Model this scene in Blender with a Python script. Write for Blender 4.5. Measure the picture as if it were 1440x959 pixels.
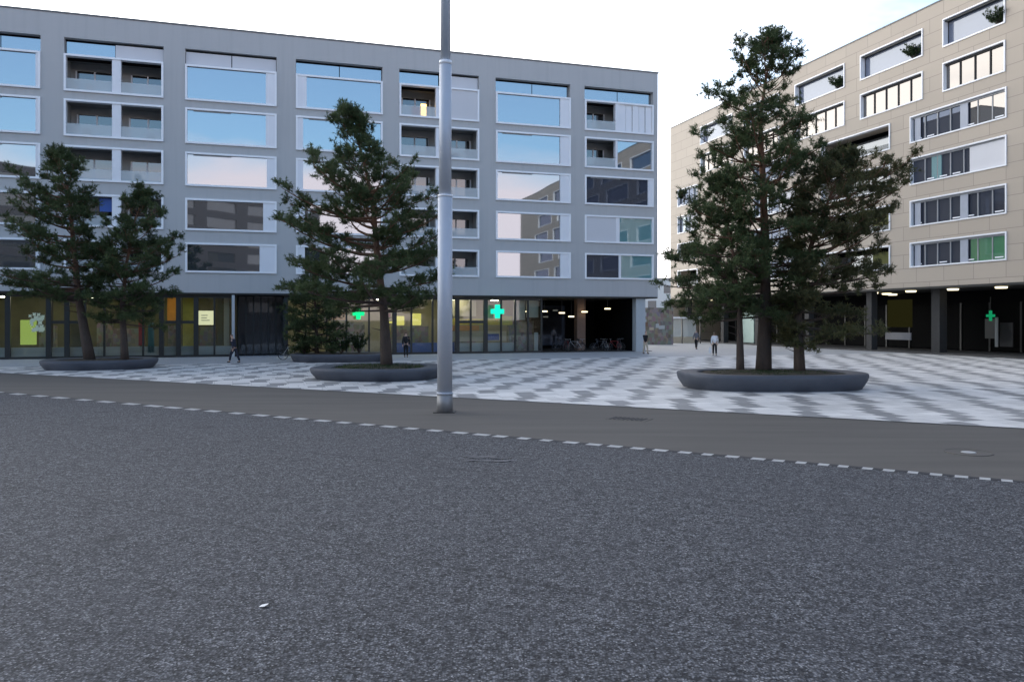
import bpy, bmesh, math, random
import numpy as np
from mathutils import Vector, Matrix, Quaternion
R = math.radians
rng = random.Random(7)
nrs = np.random.RandomState(11)
for o in list(bpy.data.objects): bpy.data.objects.remove(o)
scene = bpy.context.scene
COL = scene.collection

# ------------------------------------------------------------------ camera
FPX, HZ, CAMH = 1120.0, 450.0, 2.6          # focal length in photo pixels, horizon row, eye height
cd = bpy.data.cameras.new('camera'); cam = bpy.data.objects.new('camera', cd); COL.objects.link(cam)
cam.location = (0, 0, CAMH); cam.rotation_euler = (R(90), 0, 0)
cd.sensor_width = 36; cd.lens = 36 * FPX / 1440
cd.shift_y = -(479.5 - HZ) / 1440
cd.clip_start = .1; cd.clip_end = 6000
scene.camera = cam

# ------------------------------------------------------------------ light
SUN_AZ, SUN_EL = -18.0, 6.0                  # degrees from +Y towards +X; low behind the grey block
sd = Vector((math.sin(R(SUN_AZ)) * math.cos(R(SUN_EL)), math.cos(R(SUN_AZ)) * math.cos(R(SUN_EL)), math.sin(R(SUN_EL))))
ld = bpy.data.lights.new('sun', 'SUN'); ld.energy = 0.5; ld.angle = R(10); ld.color = (1, .88, .72)
lo = bpy.data.objects.new('sun', ld); COL.objects.link(lo)
lo.rotation_euler = sd.to_track_quat('Z', 'Y').to_euler()
w = bpy.data.worlds.new('World'); scene.world = w; w.use_nodes = True
wt = w.node_tree; wt.nodes.clear()
def WN(t, **k):
    n = wt.nodes.new(t)
    for a, b in k.items(): setattr(n, a, b)
    return n
def wmath(op, a, b=None, c=None, clamp=False):
    n = WN('ShaderNodeMath', operation=op, use_clamp=clamp)
    for i, v in enumerate((a, b, c)):
        if v is None: continue
        if isinstance(v, (int, float)): n.inputs[i].default_value = v
        else: wt.links.new(v, n.inputs[i])
    return n.outputs[0]
sky = WN('ShaderNodeTexSky', sky_type='NISHITA'); sky.sun_disc = False
sky.sun_elevation = R(SUN_EL); sky.sun_rotation = R(SUN_AZ); sky.altitude = 400
sky.air_density = 1.0; sky.dust_density = 0.6; sky.ozone_density = 2.6
tc = WN('ShaderNodeTexCoord'); sx = WN('ShaderNodeSeparateXYZ'); wt.links.new(tc.outputs['Generated'], sx.inputs[0])
front = WN('ShaderNodeVectorMath', operation='DOT_PRODUCT'); wt.links.new(tc.outputs['Generated'], front.inputs[0])
front.inputs[1].default_value = (math.sin(R(-50)), math.cos(R(-50)), 0)
fr = front.outputs['Value']
el = wmath('MAXIMUM', sx.outputs[2], 0.0)
den = wmath('ADD', el, 0.16)
cx_ = wmath('DIVIDE', sx.outputs[0], den); cy_ = wmath('DIVIDE', sx.outputs[1], den)
cb = WN('ShaderNodeCombineXYZ'); wt.links.new(cx_, cb.inputs[0]); wt.links.new(cy_, cb.inputs[1])
nz = WN('ShaderNodeTexNoise'); nz.inputs['Scale'].default_value = 0.9; nz.inputs['Detail'].default_value = 6; nz.inputs['Roughness'].default_value = .55
wt.links.new(cb.outputs[0], nz.inputs['Vector'])
# cloud cover: thick towards the sun and low down, thin and broken behind and overhead
lowness = wmath('SUBTRACT', 1.0, wmath('MULTIPLY', el, 4.2), clamp=True)
frpos = wmath('MAXIMUM', fr, 0.0)
cov = wmath('ADD', wmath('MULTIPLY', nz.outputs['Fac'], 1.5), wmath('MULTIPLY', frpos, 0.75))
cov = wmath('ADD', cov, wmath('MULTIPLY', lowness, 2.1))
front2 = WN('ShaderNodeVectorMath', operation='DOT_PRODUCT'); wt.links.new(tc.outputs['Generated'], front2.inputs[0]); front2.inputs[1].default_value = (math.sin(R(8)), math.cos(R(8)), 0)
cov = wmath('ADD', cov, wmath('MULTIPLY', wmath('MAXIMUM', front2.outputs['Value'], 0.0), 0.24))
cov = wmath('SUBTRACT', cov, 0.98)
cov = wmath('MAXIMUM', wmath('MULTIPLY', cov, 1.9, clamp=True), 0.10)
mixc = WN('ShaderNodeMix', data_type='RGBA')
mixc.inputs[6].default_value = (.90, .78, .80, 1); mixc.inputs[7].default_value = (1.0, .985, .97, 1)
frs = wmath('ADD', wmath('MULTIPLY', fr, .6), .45, clamp=True); wt.links.new(frs, mixc.inputs[0])
cstr = wmath('ADD', wmath('MULTIPLY', wmath('POWER', frpos, 2.0), .7), .74)
hs = WN('ShaderNodeHueSaturation'); hs.inputs['Saturation'].default_value = 1.02; wt.links.new(sky.outputs[0], hs.inputs['Color'])
bg1 = WN('ShaderNodeBackground'); wt.links.new(hs.outputs[0], bg1.inputs[0]); bg1.inputs[1].default_value = 0.15
bg2 = WN('ShaderNodeBackground'); wt.links.new(mixc.outputs[2], bg2.inputs[0]); wt.links.new(cstr, bg2.inputs[1])
ms = WN('ShaderNodeMixShader'); wt.links.new(cov, ms.inputs[0]); wt.links.new(bg1.outputs[0], ms.inputs[1]); wt.links.new(bg2.outputs[0], ms.inputs[2])
wo = WN('ShaderNodeOutputWorld'); wt.links.new(ms.outputs[0], wo.inputs[0])
vs = scene.view_settings; vs.view_transform = 'Standard'; vs.look = 'None'; vs.gamma = 1.0; vs.exposure = 1.85
vs.use_curve_mapping = False
scene.cycles.max_bounces = 8; scene.cycles.transparent_max_bounces = 12
scene.cycles.sample_clamp_indirect = 4.0

# ------------------------------------------------------------------ materials
class NT:
    def __init__(s, name):
        s.m = bpy.data.materials.new(name); s.m.use_nodes = True; s.t = s.m.node_tree; s.t.nodes.clear()
        s.out = s.n('ShaderNodeOutputMaterial')
    def n(s, t, **k):
        n = s.t.nodes.new(t)
        for a, b in k.items(): setattr(n, a, b)
        return n
    def l(s, a, b): s.t.links.new(a, b)
    def math(s, op, a, b=None, clamp=False):
        n = s.n('ShaderNodeMath', operation=op, use_clamp=clamp)
        for i, v in enumerate((a, b)):
            if v is None: continue
            if isinstance(v, (int, float)): n.inputs[i].default_value = v
            else: s.l(v, n.inputs[i])
        return n.outputs[0]
    def mix(s, f, a, b):
        n = s.n('ShaderNodeMix', data_type='RGBA')
        for i, v in ((0, f), (6, a), (7, b)):
            if isinstance(v, (int, float)): n.inputs[i].default_value = v
            elif isinstance(v, tuple): n.inputs[i].default_value = (*v, 1) if len(v) == 3 else v
            else: s.l(v, n.inputs[i])
        return n.outputs[2]
    def coord(s, kind='Object'): return s.n('ShaderNodeTexCoord').outputs[kind]
    def noise(s, vec, scale, detail=4, rough=.5, out='Fac'):
        n = s.n('ShaderNodeTexNoise'); n.inputs['Scale'].default_value = scale
        n.inputs['Detail'].default_value = detail; n.inputs['Roughness'].default_value = rough
        s.l(vec, n.inputs['Vector']); return n.outputs[out]
    def ramp(s, f, a, b):
        n = s.n('ShaderNodeMapRange'); n.inputs[1].default_value = a; n.inputs[2].default_value = b; s.l(f, n.inputs[0]); return n.outputs[0]
    def bsdf(s, col, rough=.6, metal=0, bump=None, bstr=.3, bdist=.01, spec=None):
        b = s.n('ShaderNodeBsdfPrincipled')
        if isinstance(col, tuple): b.inputs['Base Color'].default_value = (*col, 1)
        else: s.l(col, b.inputs['Base Color'])
        if isinstance(rough, (int, float)): b.inputs['Roughness'].default_value = rough
        else: s.l(rough, b.inputs['Roughness'])
        b.inputs['Metallic'].default_value = metal
        if spec is not None: b.inputs['Specular IOR Level'].default_value = spec
        if bump is not None:
            k = s.n('ShaderNodeBump'); k.inputs['Strength'].default_value = bstr; k.inputs['Distance'].default_value = bdist
            s.l(bump, k.inputs['Height']); s.l(k.outputs[0], b.inputs['Normal'])
        s.l(b.outputs[0], s.out.inputs[0]); return b
MATS = {}
def plain(name, col, rough=.6, metal=0, var=.12, scale=3.0, bstr=0, spec=None):
    if name in MATS: return MATS[name]
    t = NT(name); c = t.coord()
    f = t.noise(c, scale, 5, .6)
    dk = tuple(x * (1 - var) for x in col); lt = tuple(min(1, x * (1 + var)) for x in col)
    t.bsdf(t.mix(f, dk, lt), rough, metal, bump=t.noise(c, scale * 12, 3) if bstr else None, bstr=bstr, spec=spec)
    MATS[name] = t.m; return t.m
def glow(name, col, strength):
    if name in MATS: return MATS[name]
    t = NT(name); e = t.n('ShaderNodeEmission'); e.inputs[0].default_value = (*col, 1); e.inputs[1].default_value = strength
    t.l(e.outputs[0], t.out.inputs[0]); MATS[name] = t.m; return t.m
def mirror_glass(name, dark=(.02, .025, .03), fac=.55, tint=(.9, .95, 1), wav=.012, base_rough=.8):
    """coated facade glass: a strong reflection over a dark room"""
    if name in MATS: return MATS[name]
    t = NT(name); c = t.coord()
    g = t.n('ShaderNodeBsdfGlossy'); g.inputs['Roughness'].default_value = .02; g.inputs[0].default_value = (*tint, 1)
    d = t.n('ShaderNodeBsdfPrincipled'); d.inputs['Base Color'].default_value = (*dark, 1); d.inputs['Roughness'].default_value = base_rough
    k = t.n('ShaderNodeBump'); k.inputs['Strength'].default_value = wav; k.inputs['Distance'].default_value = .1
    t.l(t.noise(c, .42, 0), k.inputs['Height']); t.l(k.outputs[0], g.inputs['Normal'])
    fz = t.n('ShaderNodeFresnel'); fz.inputs[0].default_value = 1.5
    f = t.math('ADD', t.math('MULTIPLY', fz.outputs[0], 1 - fac), fac, clamp=True)
    m = t.n('ShaderNodeMixShader'); t.l(f, m.inputs[0]); t.l(d.outputs[0], m.inputs[1]); t.l(g.outputs[0], m.inputs[2])
    t.l(m.outputs[0], t.out.inputs[0]); MATS[name] = t.m; return t.m
def clear_glass(name, tint=(.8, .88, .86), base=.06):
    if name in MATS: return MATS[name]
    t = NT(name)
    g = t.n('ShaderNodeBsdfGlossy'); g.inputs['Roughness'].default_value = .02
    d = t.n('ShaderNodeBsdfTransparent'); d.inputs[0].default_value = (*tint, 1)
    fz = t.n('ShaderNodeFresnel'); fz.inputs[0].default_value = 1.45
    f = t.math('ADD', fz.outputs[0], base, clamp=True)
    m = t.n('ShaderNodeMixShader'); t.l(f, m.inputs[0]); t.l(d.outputs[0], m.inputs[1]); t.l(g.outputs[0], m.inputs[2])
    t.l(m.outputs[0], t.out.inputs[0]); MATS[name] = t.m; return t.m
def frosted(name, col, fac=.5):
    if name in MATS: return MATS[name]
    t = NT(name)
    b = t.n('ShaderNodeBsdfPrincipled'); b.inputs['Base Color'].default_value = (*col, 1); b.inputs['Roughness'].default_value = .25
    d = t.n('ShaderNodeBsdfTransparent')
    m = t.n('ShaderNodeMixShader'); m.inputs[0].default_value = fac; t.l(d.outputs[0], m.inputs[1]); t.l(b.outputs[0], m.inputs[2])
    t.l(m.outputs[0], t.out.inputs[0]); MATS[name] = t.m; return t.m

def mat_coarse_asphalt():
    t = NT('coarse_asphalt'); c = t.coord()
    def vor(s, ch):
        v = t.n('ShaderNodeTexVoronoi'); v.inputs['Scale'].default_value = s; t.l(c, v.inputs['Vector'])
        sp = t.n('ShaderNodeSeparateColor'); t.l(v.outputs['Color'], sp.inputs[0]); return sp.outputs[ch], v.outputs['Distance']
    a, da = vor(46, 0); b, db = vor(19, 1); e, de = vor(75, 2)
    g = t.math('ADD', t.math('MULTIPLY', t.math('POWER', a, 1.6), .62), t.math('ADD', t.math('MULTIPLY', b, .18), t.math('MULTIPLY', e, .20)))
    mott = t.noise(c, 7.5, 3, .65)
    g = t.math('MULTIPLY', t.ramp(g, .16, .80), t.ramp(mott, .10, .60))
    col = t.mix(g, (.006, .0066, .0082), (.280, .287, .308))
    gap = t.ramp(da, .35, .62); col = t.mix(t.math('MULTIPLY', gap, .6), col, (.008, .008, .010))
    fl = t.ramp(e, .972, .995); col = t.mix(fl, col, (.36, .36, .37))
    big = t.noise(c, .35, 5, .6); col = t.mix(t.ramp(big, .3, .75), col, t.mix(.3, col, (.075, .076, .085)))
    patch = t.noise(c, 2.2, 4, .6); col = t.mix(t.math('MULTIPLY', t.ramp(patch, .5, .8), .45), col, (.035, .036, .042))
    seam = t.n('ShaderNodeMapping'); seam.inputs['Rotation'].default_value = (0, 0, R(30.5)); t.l(c, seam.inputs[0])
    sp_ = t.n('ShaderNodeSeparateXYZ'); t.l(seam.outputs[0], sp_.inputs[0])
    wob = t.math('MULTIPLY', t.math('SUBTRACT', t.noise(c, 1.3, 4, .6), .5), .25)
    sy = t.math('ABSOLUTE', t.math('SUBTRACT', t.math('FRACT', t.math('DIVIDE', t.math('ADD', sp_.outputs[1], wob), 4.6)), .5))
    col = t.mix(t.math('MULTIPLY', t.math('LESS_THAN', sy, .006), .45), col, (.02, .02, .022))
    spot = t.noise(c, .9, 3, .5); col = t.mix(t.math('MULTIPLY', t.ramp(spot, .66, .74), .5), col, (.018, .018, .02))
    t.bsdf(col, .8, bump=t.math('ADD', da, db), bstr=.5, bdist=.012, spec=.3)
    return t.m
def mat_smooth_asphalt():
    t = NT('smooth_asphalt'); c = t.coord()
    st = t.n('ShaderNodeMapping'); st.inputs['Rotation'].default_value = (0, 0, R(28)); st.inputs['Scale'].default_value = (.18, 1.6, 1); t.l(c, st.inputs[0])
    f = t.noise(st.outputs[0], 1.0, 5, .6); g = t.noise(c, 60, 3, .7)
    col = t.mix(t.ramp(f, .3, .7), (.062, .056, .049), (.100, .091, .080))
    col = t.mix(t.math('MULTIPLY', g, .45), col, (.14, .13, .118))
    t.bsdf(col, .85, bump=g, bstr=.2, bdist=.004); return t.m
FA = math.atan2(.2953, .9554)               # direction of the grey facade in plan
def mat_paving():
    t = NT('striped_paving'); c = t.coord()
    mp = t.n('ShaderNodeMapping'); mp.vector_type = 'POINT'; mp.inputs['Rotation'].default_value = (0, 0, -FA); t.l(c, mp.inputs[0])
    s = t.n('ShaderNodeSeparateXYZ'); t.l(mp.outputs[0], s.inputs[0])
    u, v = s.outputs[0], s.outputs[1]
    RW, PER = .62, 2.15
    row = t.math('FLOOR', t.math('DIVIDE', v, RW))
    wn = t.n('ShaderNodeTexWhiteNoise', noise_dimensions='1D'); t.l(row, wn.inputs['W'])
    jit = t.math('MULTIPLY', t.math('SUBTRACT', wn.outputs['Value'], .5), .85)
    sh = t.math('ADD', t.math('MULTIPLY', row, -RW * .653), jit)
    q = t.math('DIVIDE', t.math('ADD', u, sh), PER)
    fq = t.math('FRACT', q); cell = t.math('FLOOR', t.math('MULTIPLY', q, 3.0))
    cbn = t.n('ShaderNodeCombineXYZ'); t.l(cell, cbn.inputs[0]); t.l(row, cbn.inputs[1])
    w2 = t.n('ShaderNodeTexWhiteNoise', noise_dimensions='2D'); t.l(cbn.outputs[0], w2.inputs['Vector'])
    grey = t.math('LESS_THAN', fq, .31)
    # a plain pale band along the grey block
    grey = t.math('MULTIPLY', grey, t.math('LESS_THAN', v, 50.5))
    white = t.mix(w2.outputs['Value'], (.59, .575, .55), (.77, .752, .72))
    gry = t.mix(w2.outputs['Value'], (.215, .215, .215), (.30, .30, .298))
    col = t.mix(grey, white, gry)
    col = t.mix(t.math('GREATER_THAN', v, 50.5), col, (.42, .43, .44))
    fv = t.math('FRACT', t.math('DIVIDE', v, RW)); j1 = t.math('LESS_THAN', fv, .03)
    fu = t.math('FRACT', t.math('MULTIPLY', q, 3.0)); j2 = t.math('LESS_THAN', fu, .025)
    col = t.mix(t.math('MULTIPLY', t.math('MAXIMUM', j1, j2), .6), col, (.14, .14, .145))
    dirt = t.noise(c, .6, 6, .65); col = t.mix(t.math('MULTIPLY', t.ramp(dirt, .45, .8), .3), col, (.24, .24, .24))
    t.bsdf(col, .6, bump=t.noise(c, 40, 3), bstr=.08, bdist=.004); return t.m
def mat_plaster():
    t = NT('grey_plaster'); c = t.coord()
    f = t.noise(c, .35, 5, .6); g = t.noise(c, 9, 4, .7)
    st = t.n('ShaderNodeMapping'); st.inputs['Scale'].default_value = (2.5, 1, .08); t.l(c, st.inputs[0]); h = t.noise(st.outputs[0], 1, 4, .6)
    col = t.mix(f, (.425, .425, .422), (.470, .470, .466)); col = t.mix(t.math('MULTIPLY', g, .3), col, (.385, .388, .392))
    col = t.mix(t.math('MULTIPLY', t.ramp(h, .5, .8), .22), col, (.25, .255, .26))
    t.bsdf(col, .55, bump=g, bstr=.15, bdist=.01); return t.m
def mat_panels():
    t = NT('beige_panels'); c = t.coord()
    s = t.n('ShaderNodeSeparateXYZ'); t.l(c, s.inputs[0])
    cb = t.n('ShaderNodeCombineXYZ'); t.l(s.outputs[0], cb.inputs[0]); t.l(s.outputs[2], cb.inputs[1])
    b = t.n('ShaderNodeTexBrick'); b.inputs['Scale'].default_value = 1; b.inputs['Brick Width'].default_value = 2.6; b.inputs['Row Height'].default_value = 1.1
    b.inputs['Mortar Size'].default_value = .022; b.inputs['Mortar Smooth'].default_value = .2; b.inputs['Bias'].default_value = 0
    b.inputs['Color1'].default_value = (.405, .345, .278, 1); b.inputs['Color2'].default_value = (.445, .38, .306, 1); b.inputs['Mortar'].default_value = (.23, .20, .17, 1)
    t.l(cb.outputs[0], b.inputs['Vector'])
    g = t.noise(c, 5, 5, .7); col = t.mix(t.math('MULTIPLY', g, .35), b.outputs['Color'], (.365, .312, .25))
    t.bsdf(col, .6, bump=t.math('SUBTRACT', 1.0, b.outputs['Fac']), bstr=.3, bdist=.01); return t.m
def mat_needles(name, a, b, c2):
    t = NT(name); c = t.coord()
    f = t.noise(c, 1.1, 3, .6); g = t.noise(c, 9, 2, .6)
    col = t.mix(t.ramp(f, .38, .62), a, b); col = t.mix(t.ramp(g, .52, .75), col, c2)
    b = t.bsdf(col, .6, spec=.25); tr = t.n('ShaderNodeBsdfTranslucent'); t.l(col, tr.inputs[0])
    m = t.n('ShaderNodeMixShader'); m.inputs[0].default_value = .38; t.l(b.outputs[0], m.inputs[1]); t.l(tr.outputs[0], m.inputs[2]); t.l(m.outputs[0], t.out.inputs[0]); return t.m
def mat_bark():
    t = NT('pine_bark'); c = t.coord()
    s = t.n('ShaderNodeSeparateXYZ'); t.l(c, s.inputs[0])
    st = t.n('ShaderNodeMapping'); st.inputs['Scale'].default_value = (6, 6, 1.3); t.l(c, st.inputs[0])
    f = t.noise(st.outputs[0], 2, 5, .7)
    low = t.mix(f, (.028, .021, .018), (.10, .075, .060)); hi = t.mix(f, (.09, .045, .028), (.23, .115, .065))
    t.bsdf(t.mix(t.ramp(s.outputs[2], 2.5, 6.5), low, hi), .9, bump=f, bstr=.8, bdist=.03); return t.m
def mat_stock(name, k):
    t = NT(name); c = t.coord()
    mp = t.n('ShaderNodeMapping'); mp.inputs['Scale'].default_value = (4.2 * k, .01, 3.0 * k); t.l(c, mp.inputs[0])
    v = t.n('ShaderNodeTexVoronoi'); v.distance = 'CHEBYCHEV'; v.inputs['Scale'].default_value = 1.0; v.inputs['Randomness'].default_value = .75; t.l(mp.outputs[0], v.inputs['Vector'])
    h = t.n('ShaderNodeHueSaturation'); h.inputs['Saturation'].default_value = .42; h.inputs['Value'].default_value = .5; t.l(v.outputs['Color'], h.inputs['Color'])
    b = t.mix(.6, h.outputs[0], (.17, .125, .085)); t.bsdf(b, .6); return t.m
def mat_concrete(name, a, b, rough=.6):
    t = NT(name); c = t.coord(); f = t.noise(c, 1.4, 6, .65); g = t.noise(c, 30, 3, .7)
    col = t.mix(f, a, b); t.bsdf(t.mix(t.math('MULTIPLY', g, .3), col, a), rough, bump=g, bstr=.15, bdist=.005); return t.m
M = dict(
    coarse=mat_coarse_asphalt(), smooth=mat_smooth_asphalt(), paving=mat_paving(), plaster=mat_plaster(), panels=mat_panels(), bark=mat_bark(),
    needles=mat_needles('pine_needles', (.045, .070, .030), (.098, .138, .058), (.155, .165, .075)),
    needles2=mat_needles('pine_needles_brownish', (.052, .064, .029), (.110, .116, .050), (.17, .13, .060)),
    leaves=mat_needles('shrub_leaves', (.022, .045, .020), (.055, .090, .035), (.09, .10, .04)),
    planter=mat_concrete('planter_concrete', (.042, .050, .068), (.098, .108, .128), .6),
    soil=mat_concrete('planter_soil', (.045, .035, .025), (.10, .08, .055), .95),
    white=plain('white_metal', (.85, .86, .88), .35, 0, .03), panelw=plain('white_panel', (.76, .77, .80), .4, 0, .05, 1),
    blind=plain('pale_blind', (.60, .60, .62), .6, 0, .05, .5), mull=plain('dark_mullion', (.016, .020, .020), .4),
    greym=plain('grey_mullion', (.28, .29, .30), .4), steel=plain('galvanised_steel', (.52, .56, .62), .5, .15, .08, 2.0),
    roof=plain('roof_sheet', (.16, .165, .17), .6), innerwall=plain('loggia_wall', (.34, .345, .34), .8, 0, .08, 1), ceilw=plain('loggia_soffit', (.22, .22, .21), .8),
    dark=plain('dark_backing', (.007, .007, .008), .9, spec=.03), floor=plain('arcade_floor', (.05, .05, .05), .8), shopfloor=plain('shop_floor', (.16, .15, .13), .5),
    shopwall=plain('shop_wall', (.13, .125, .07), .8, 0, .6, .5), shopwall2=plain('bright_shop_wall', (.34, .31, .22), .8, 0, .3, .6), curtain=plain('pale_curtain', (.55, .50, .40), .8, 0, .15, 2),
    glass=mirror_glass('facade_glass', fac=.30, tint=(.84, .92, 1), wav=.035), gdark=mirror_glass('office_glass', (.014, .018, .030), .02, tint=(.62, .74, 1)), gwarm=mirror_glass('sky_tint_office_glass', (.03, .03, .03), .16, tint=(1, .93, .87)), gblue=mirror_glass('terrace_glass', (.12, .14, .20), .06), void=plain('dark_room_glass', (.004, .0045, .005), .6, spec=.04), room=mirror_glass('room_glass', (.012, .014, .016), .10),  # gwarm has the cream sky reflection tinted into the glass
    teal=mirror_glass('teal_glass', (.10, .26, .27), .16, base_rough=.4), greeng=mirror_glass('green_glass', (.03, .17, .05), .14, base_rough=.4),
    shop=clear_glass('shop_glass'), rail=frosted('railing_glass', (.62, .68, .70), .42),
    yellow=plain('yellow_panel', (.62, .50, .08), .5, 0, .3), orange=plain('orange_panel', (.68, .30, .06), .5, 0, .3), red=plain('red_panel', (.35, .03, .03), .5),
    blue=plain('blue_panel', (.03, .09, .34), .5), lime=plain('lime_panel', (.25, .32, .06), .5),
    lamp=glow('warm_lamp', (1, .86, .55), .9), lampd=glow('shop_lamp', (1, .90, .60), 9.0), cross=glow('green_cross', (.01, .85, .26), .40), cross2=glow('teal_cross', (.01, .85, .52), .40), crossd=glow('dim_green_cross', (.02, .75, .30), .10),
    poster=glow('lit_poster', (1, .95, .60), .24), lime_l=glow('lit_lime_panel', (.72, .95, .22), .12), roomlamp=glow('room_lamp', (1, .62, .2), 1.2), yel_l=glow('lit_yellow', (1, .88, .22), .22),
    black=plain('black_rubber', (.015, .015, .016), .6), bikep=plain('bicycle_paint', (.05, .05, .06), .35), biker=plain('bicycle_red', (.22, .03, .03), .35), bikes=plain('bicycle_silver', (.45, .46, .47), .3, .6),
    skin=plain('skin', (.50, .33, .25), .5), hair=plain('dark_hair', (.03, .022, .018), .6), hairl=plain('brown_hair', (.12, .075, .04), .6),
    cnavy=plain('navy_cloth', (.018, .022, .04), .85), cblack=plain('black_cloth', (.013, .013, .015), .85), cwhite=plain('white_cloth', (.70, .70, .71), .85), cred=plain('red_cloth', (.42, .08, .09), .85),
    cbeige=plain('beige_cloth', (.50, .44, .34), .85), cgrey=plain('grey_cloth', (.16, .16, .18), .85), shoe=plain('shoe_leather', (.02, .018, .016), .5),
    paint=mat_concrete('road_paint', (.26, .26, .26), (.60, .60, .585), .75), worn=mat_concrete('worn_paint', (.08, .08, .085), (.19, .19, .20), .8), iron=plain('cast_iron', (.06, .058, .055), .6, .4), paper=plain('paper', (.8, .8, .8), .7),
    farw=plain('far_white_wall', (.60, .60, .57), .8), fart=plain('far_tan_wall', (.36, .31, .25), .8, 0, .2, .6), farg=mirror_glass('far_glass', (.04, .05, .06), .3), brick=plain('brown_boards', (.20, .125, .09), .8, 0, .3, 2),
    ground=plain('ground_grey', (.11, .11, .11), .9), kerb=plain('kerb_stone', (.15, .14, .13), .8), darkstone=plain('dark_stone', (.035, .035, .038), .8),
    colw=mat_concrete('pale_column', (.38, .42, .44), (.52, .55, .56), .6), cold=mat_concrete('dark_column', (.022, .022, .022), (.045, .045, .045), .8), stock=mat_stock('shelf_stock', 1.0), torn=mat_stock('torn_posters', .8),
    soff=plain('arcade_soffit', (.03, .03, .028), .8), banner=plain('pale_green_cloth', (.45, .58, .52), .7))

# ------------------------------------------------------------------ mesh helpers
class MB:
    def __init__(s): s.v = []; s.f = []; s.smooth = False
    def quad(s, a, b, c, d):
        i = len(s.v); s.v += [tuple(a), tuple(b), tuple(c), tuple(d)]; s.f.append((i, i + 1, i + 2, i + 3)); return s
    def poly(s, pts):
        i = len(s.v); s.v += [tuple(p) for p in pts]; s.f.append(tuple(range(i, i + len(pts)))); return s
    def box(s, x0, x1, y0, y1, z0, z1):
        i = len(s.v)
        s.v += [(x0, y0, z0), (x1, y0, z0), (x1, y1, z0), (x0, y1, z0), (x0, y0, z1), (x1, y0, z1), (x1, y1, z1), (x0, y1, z1)]
        s.f += [tuple(i + k for k in q) for q in ((0, 3, 2, 1), (4, 5, 6, 7), (0, 1, 5, 4), (1, 2, 6, 5), (2, 3, 7, 6), (3, 0, 4, 7))]; return s
    def tube(s, pts, rad, n=8, cap=True):
        pts = [Vector(p) for p in pts]
        if isinstance(rad, (int, float)): rad = [rad] * len(pts)
        base = len(s.v); up = None
        for k, p in enumerate(pts):
            d = (pts[min(k + 1, len(pts) - 1)] - pts[max(k - 1, 0)])
            d = d.normalized() if d.length > 1e-9 else Vector((0, 0, 1))
            if up is None: up = Vector((1, 0, 0)) if abs(d.x) < .8 else Vector((0, 1, 0))
            a = (up - d * up.dot(d)).normalized(); b = d.cross(a); up = a
            for j in range(n):
                t = 2 * math.pi * j / n; s.v.append(tuple(p + (a * math.cos(t) + b * math.sin(t)) * rad[k]))
        for k in range(len(pts) - 1):
            for j in range(n):
                a0 = base + k * n + j; a1 = base + k * n + (j + 1) % n
                s.f.append((a0, a1, a1 + n, a0 + n))
        if cap:
            s.f.append(tuple(base + j for j in reversed(range(n)))); e = base + (len(pts) - 1) * n; s.f.append(tuple(e + j for j in range(n)))
        s.smooth = True; return s
    def torus(s, c, R_, r, axis='y', n=20, m=6):
        base = len(s.v)
        for i in range(n):
            a = 2 * math.pi * i / n
            for j in range(m):
                b = 2 * math.pi * j / m; q = R_ + r * math.cos(b)
                p = (q * math.cos(a), r * math.sin(b), q * math.sin(a)) if axis == 'y' else (q * math.cos(a), q * math.sin(a), r * math.sin(b))
                s.v.append((c[0] + p[0], c[1] + p[1], c[2] + p[2]))
        for i in range(n):
            for j in range(m):
                s.f.append((base + i * m + j, base + ((i + 1) % n) * m + j, base + ((i + 1) % n) * m + (j + 1) % m, base + i * m + (j + 1) % m))
        s.smooth = True; return s
    def build(s, name, mat, parent=None, bevel=0):
        me = bpy.data.meshes.new(name); me.from_pydata(s.v, [], s.f); me.update()
        if s.smooth:
            me.polygons.foreach_set('use_smooth', [len(p.vertices) == 4 for p in me.polygons])
        me.materials.append(mat); o = bpy.data.objects.new(name, me); COL.objects.link(o)
        if parent is not None: o.parent = parent
        if bevel:
            b = o.modifiers.new('bevel', 'BEVEL'); b.width = bevel; b.segments = 2; b.limit_method = 'ANGLE'; b.angle_limit = R(40)
        return o
def tag(o, label=None, cat=None, group=None, kind=None):
    if label: o['label'] = label
    if cat: o['category'] = cat
    if group: o['group'] = group
    if kind: o['kind'] = kind
    return o
def empty(name, loc, rz=0, label=None, cat=None, group=None):
    o = bpy.data.objects.new(name, None); COL.objects.link(o); o.location = loc; o.rotation_euler = (0, 0, rz); o.empty_display_size = .3
    return tag(o, label, cat, group)
def kids(o): return [c for c in bpy.data.objects if c.parent == o]
def copy_tree(o, parent=None):
    c = o.copy(); COL.objects.link(c); c.parent = parent
    for ch in kids(o): copy_tree(ch, c)
    return c
def gnd(px, py, z=0.0):                      # a point on the level z under a photo pixel
    Y = FPX * (CAMH - z) / (py - HZ); return Vector(((px - 720) / FPX * Y, Y, z))
def atY(px, Y, z=0.0): return Vector(((px - 720) / FPX * Y, Y, z))

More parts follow.
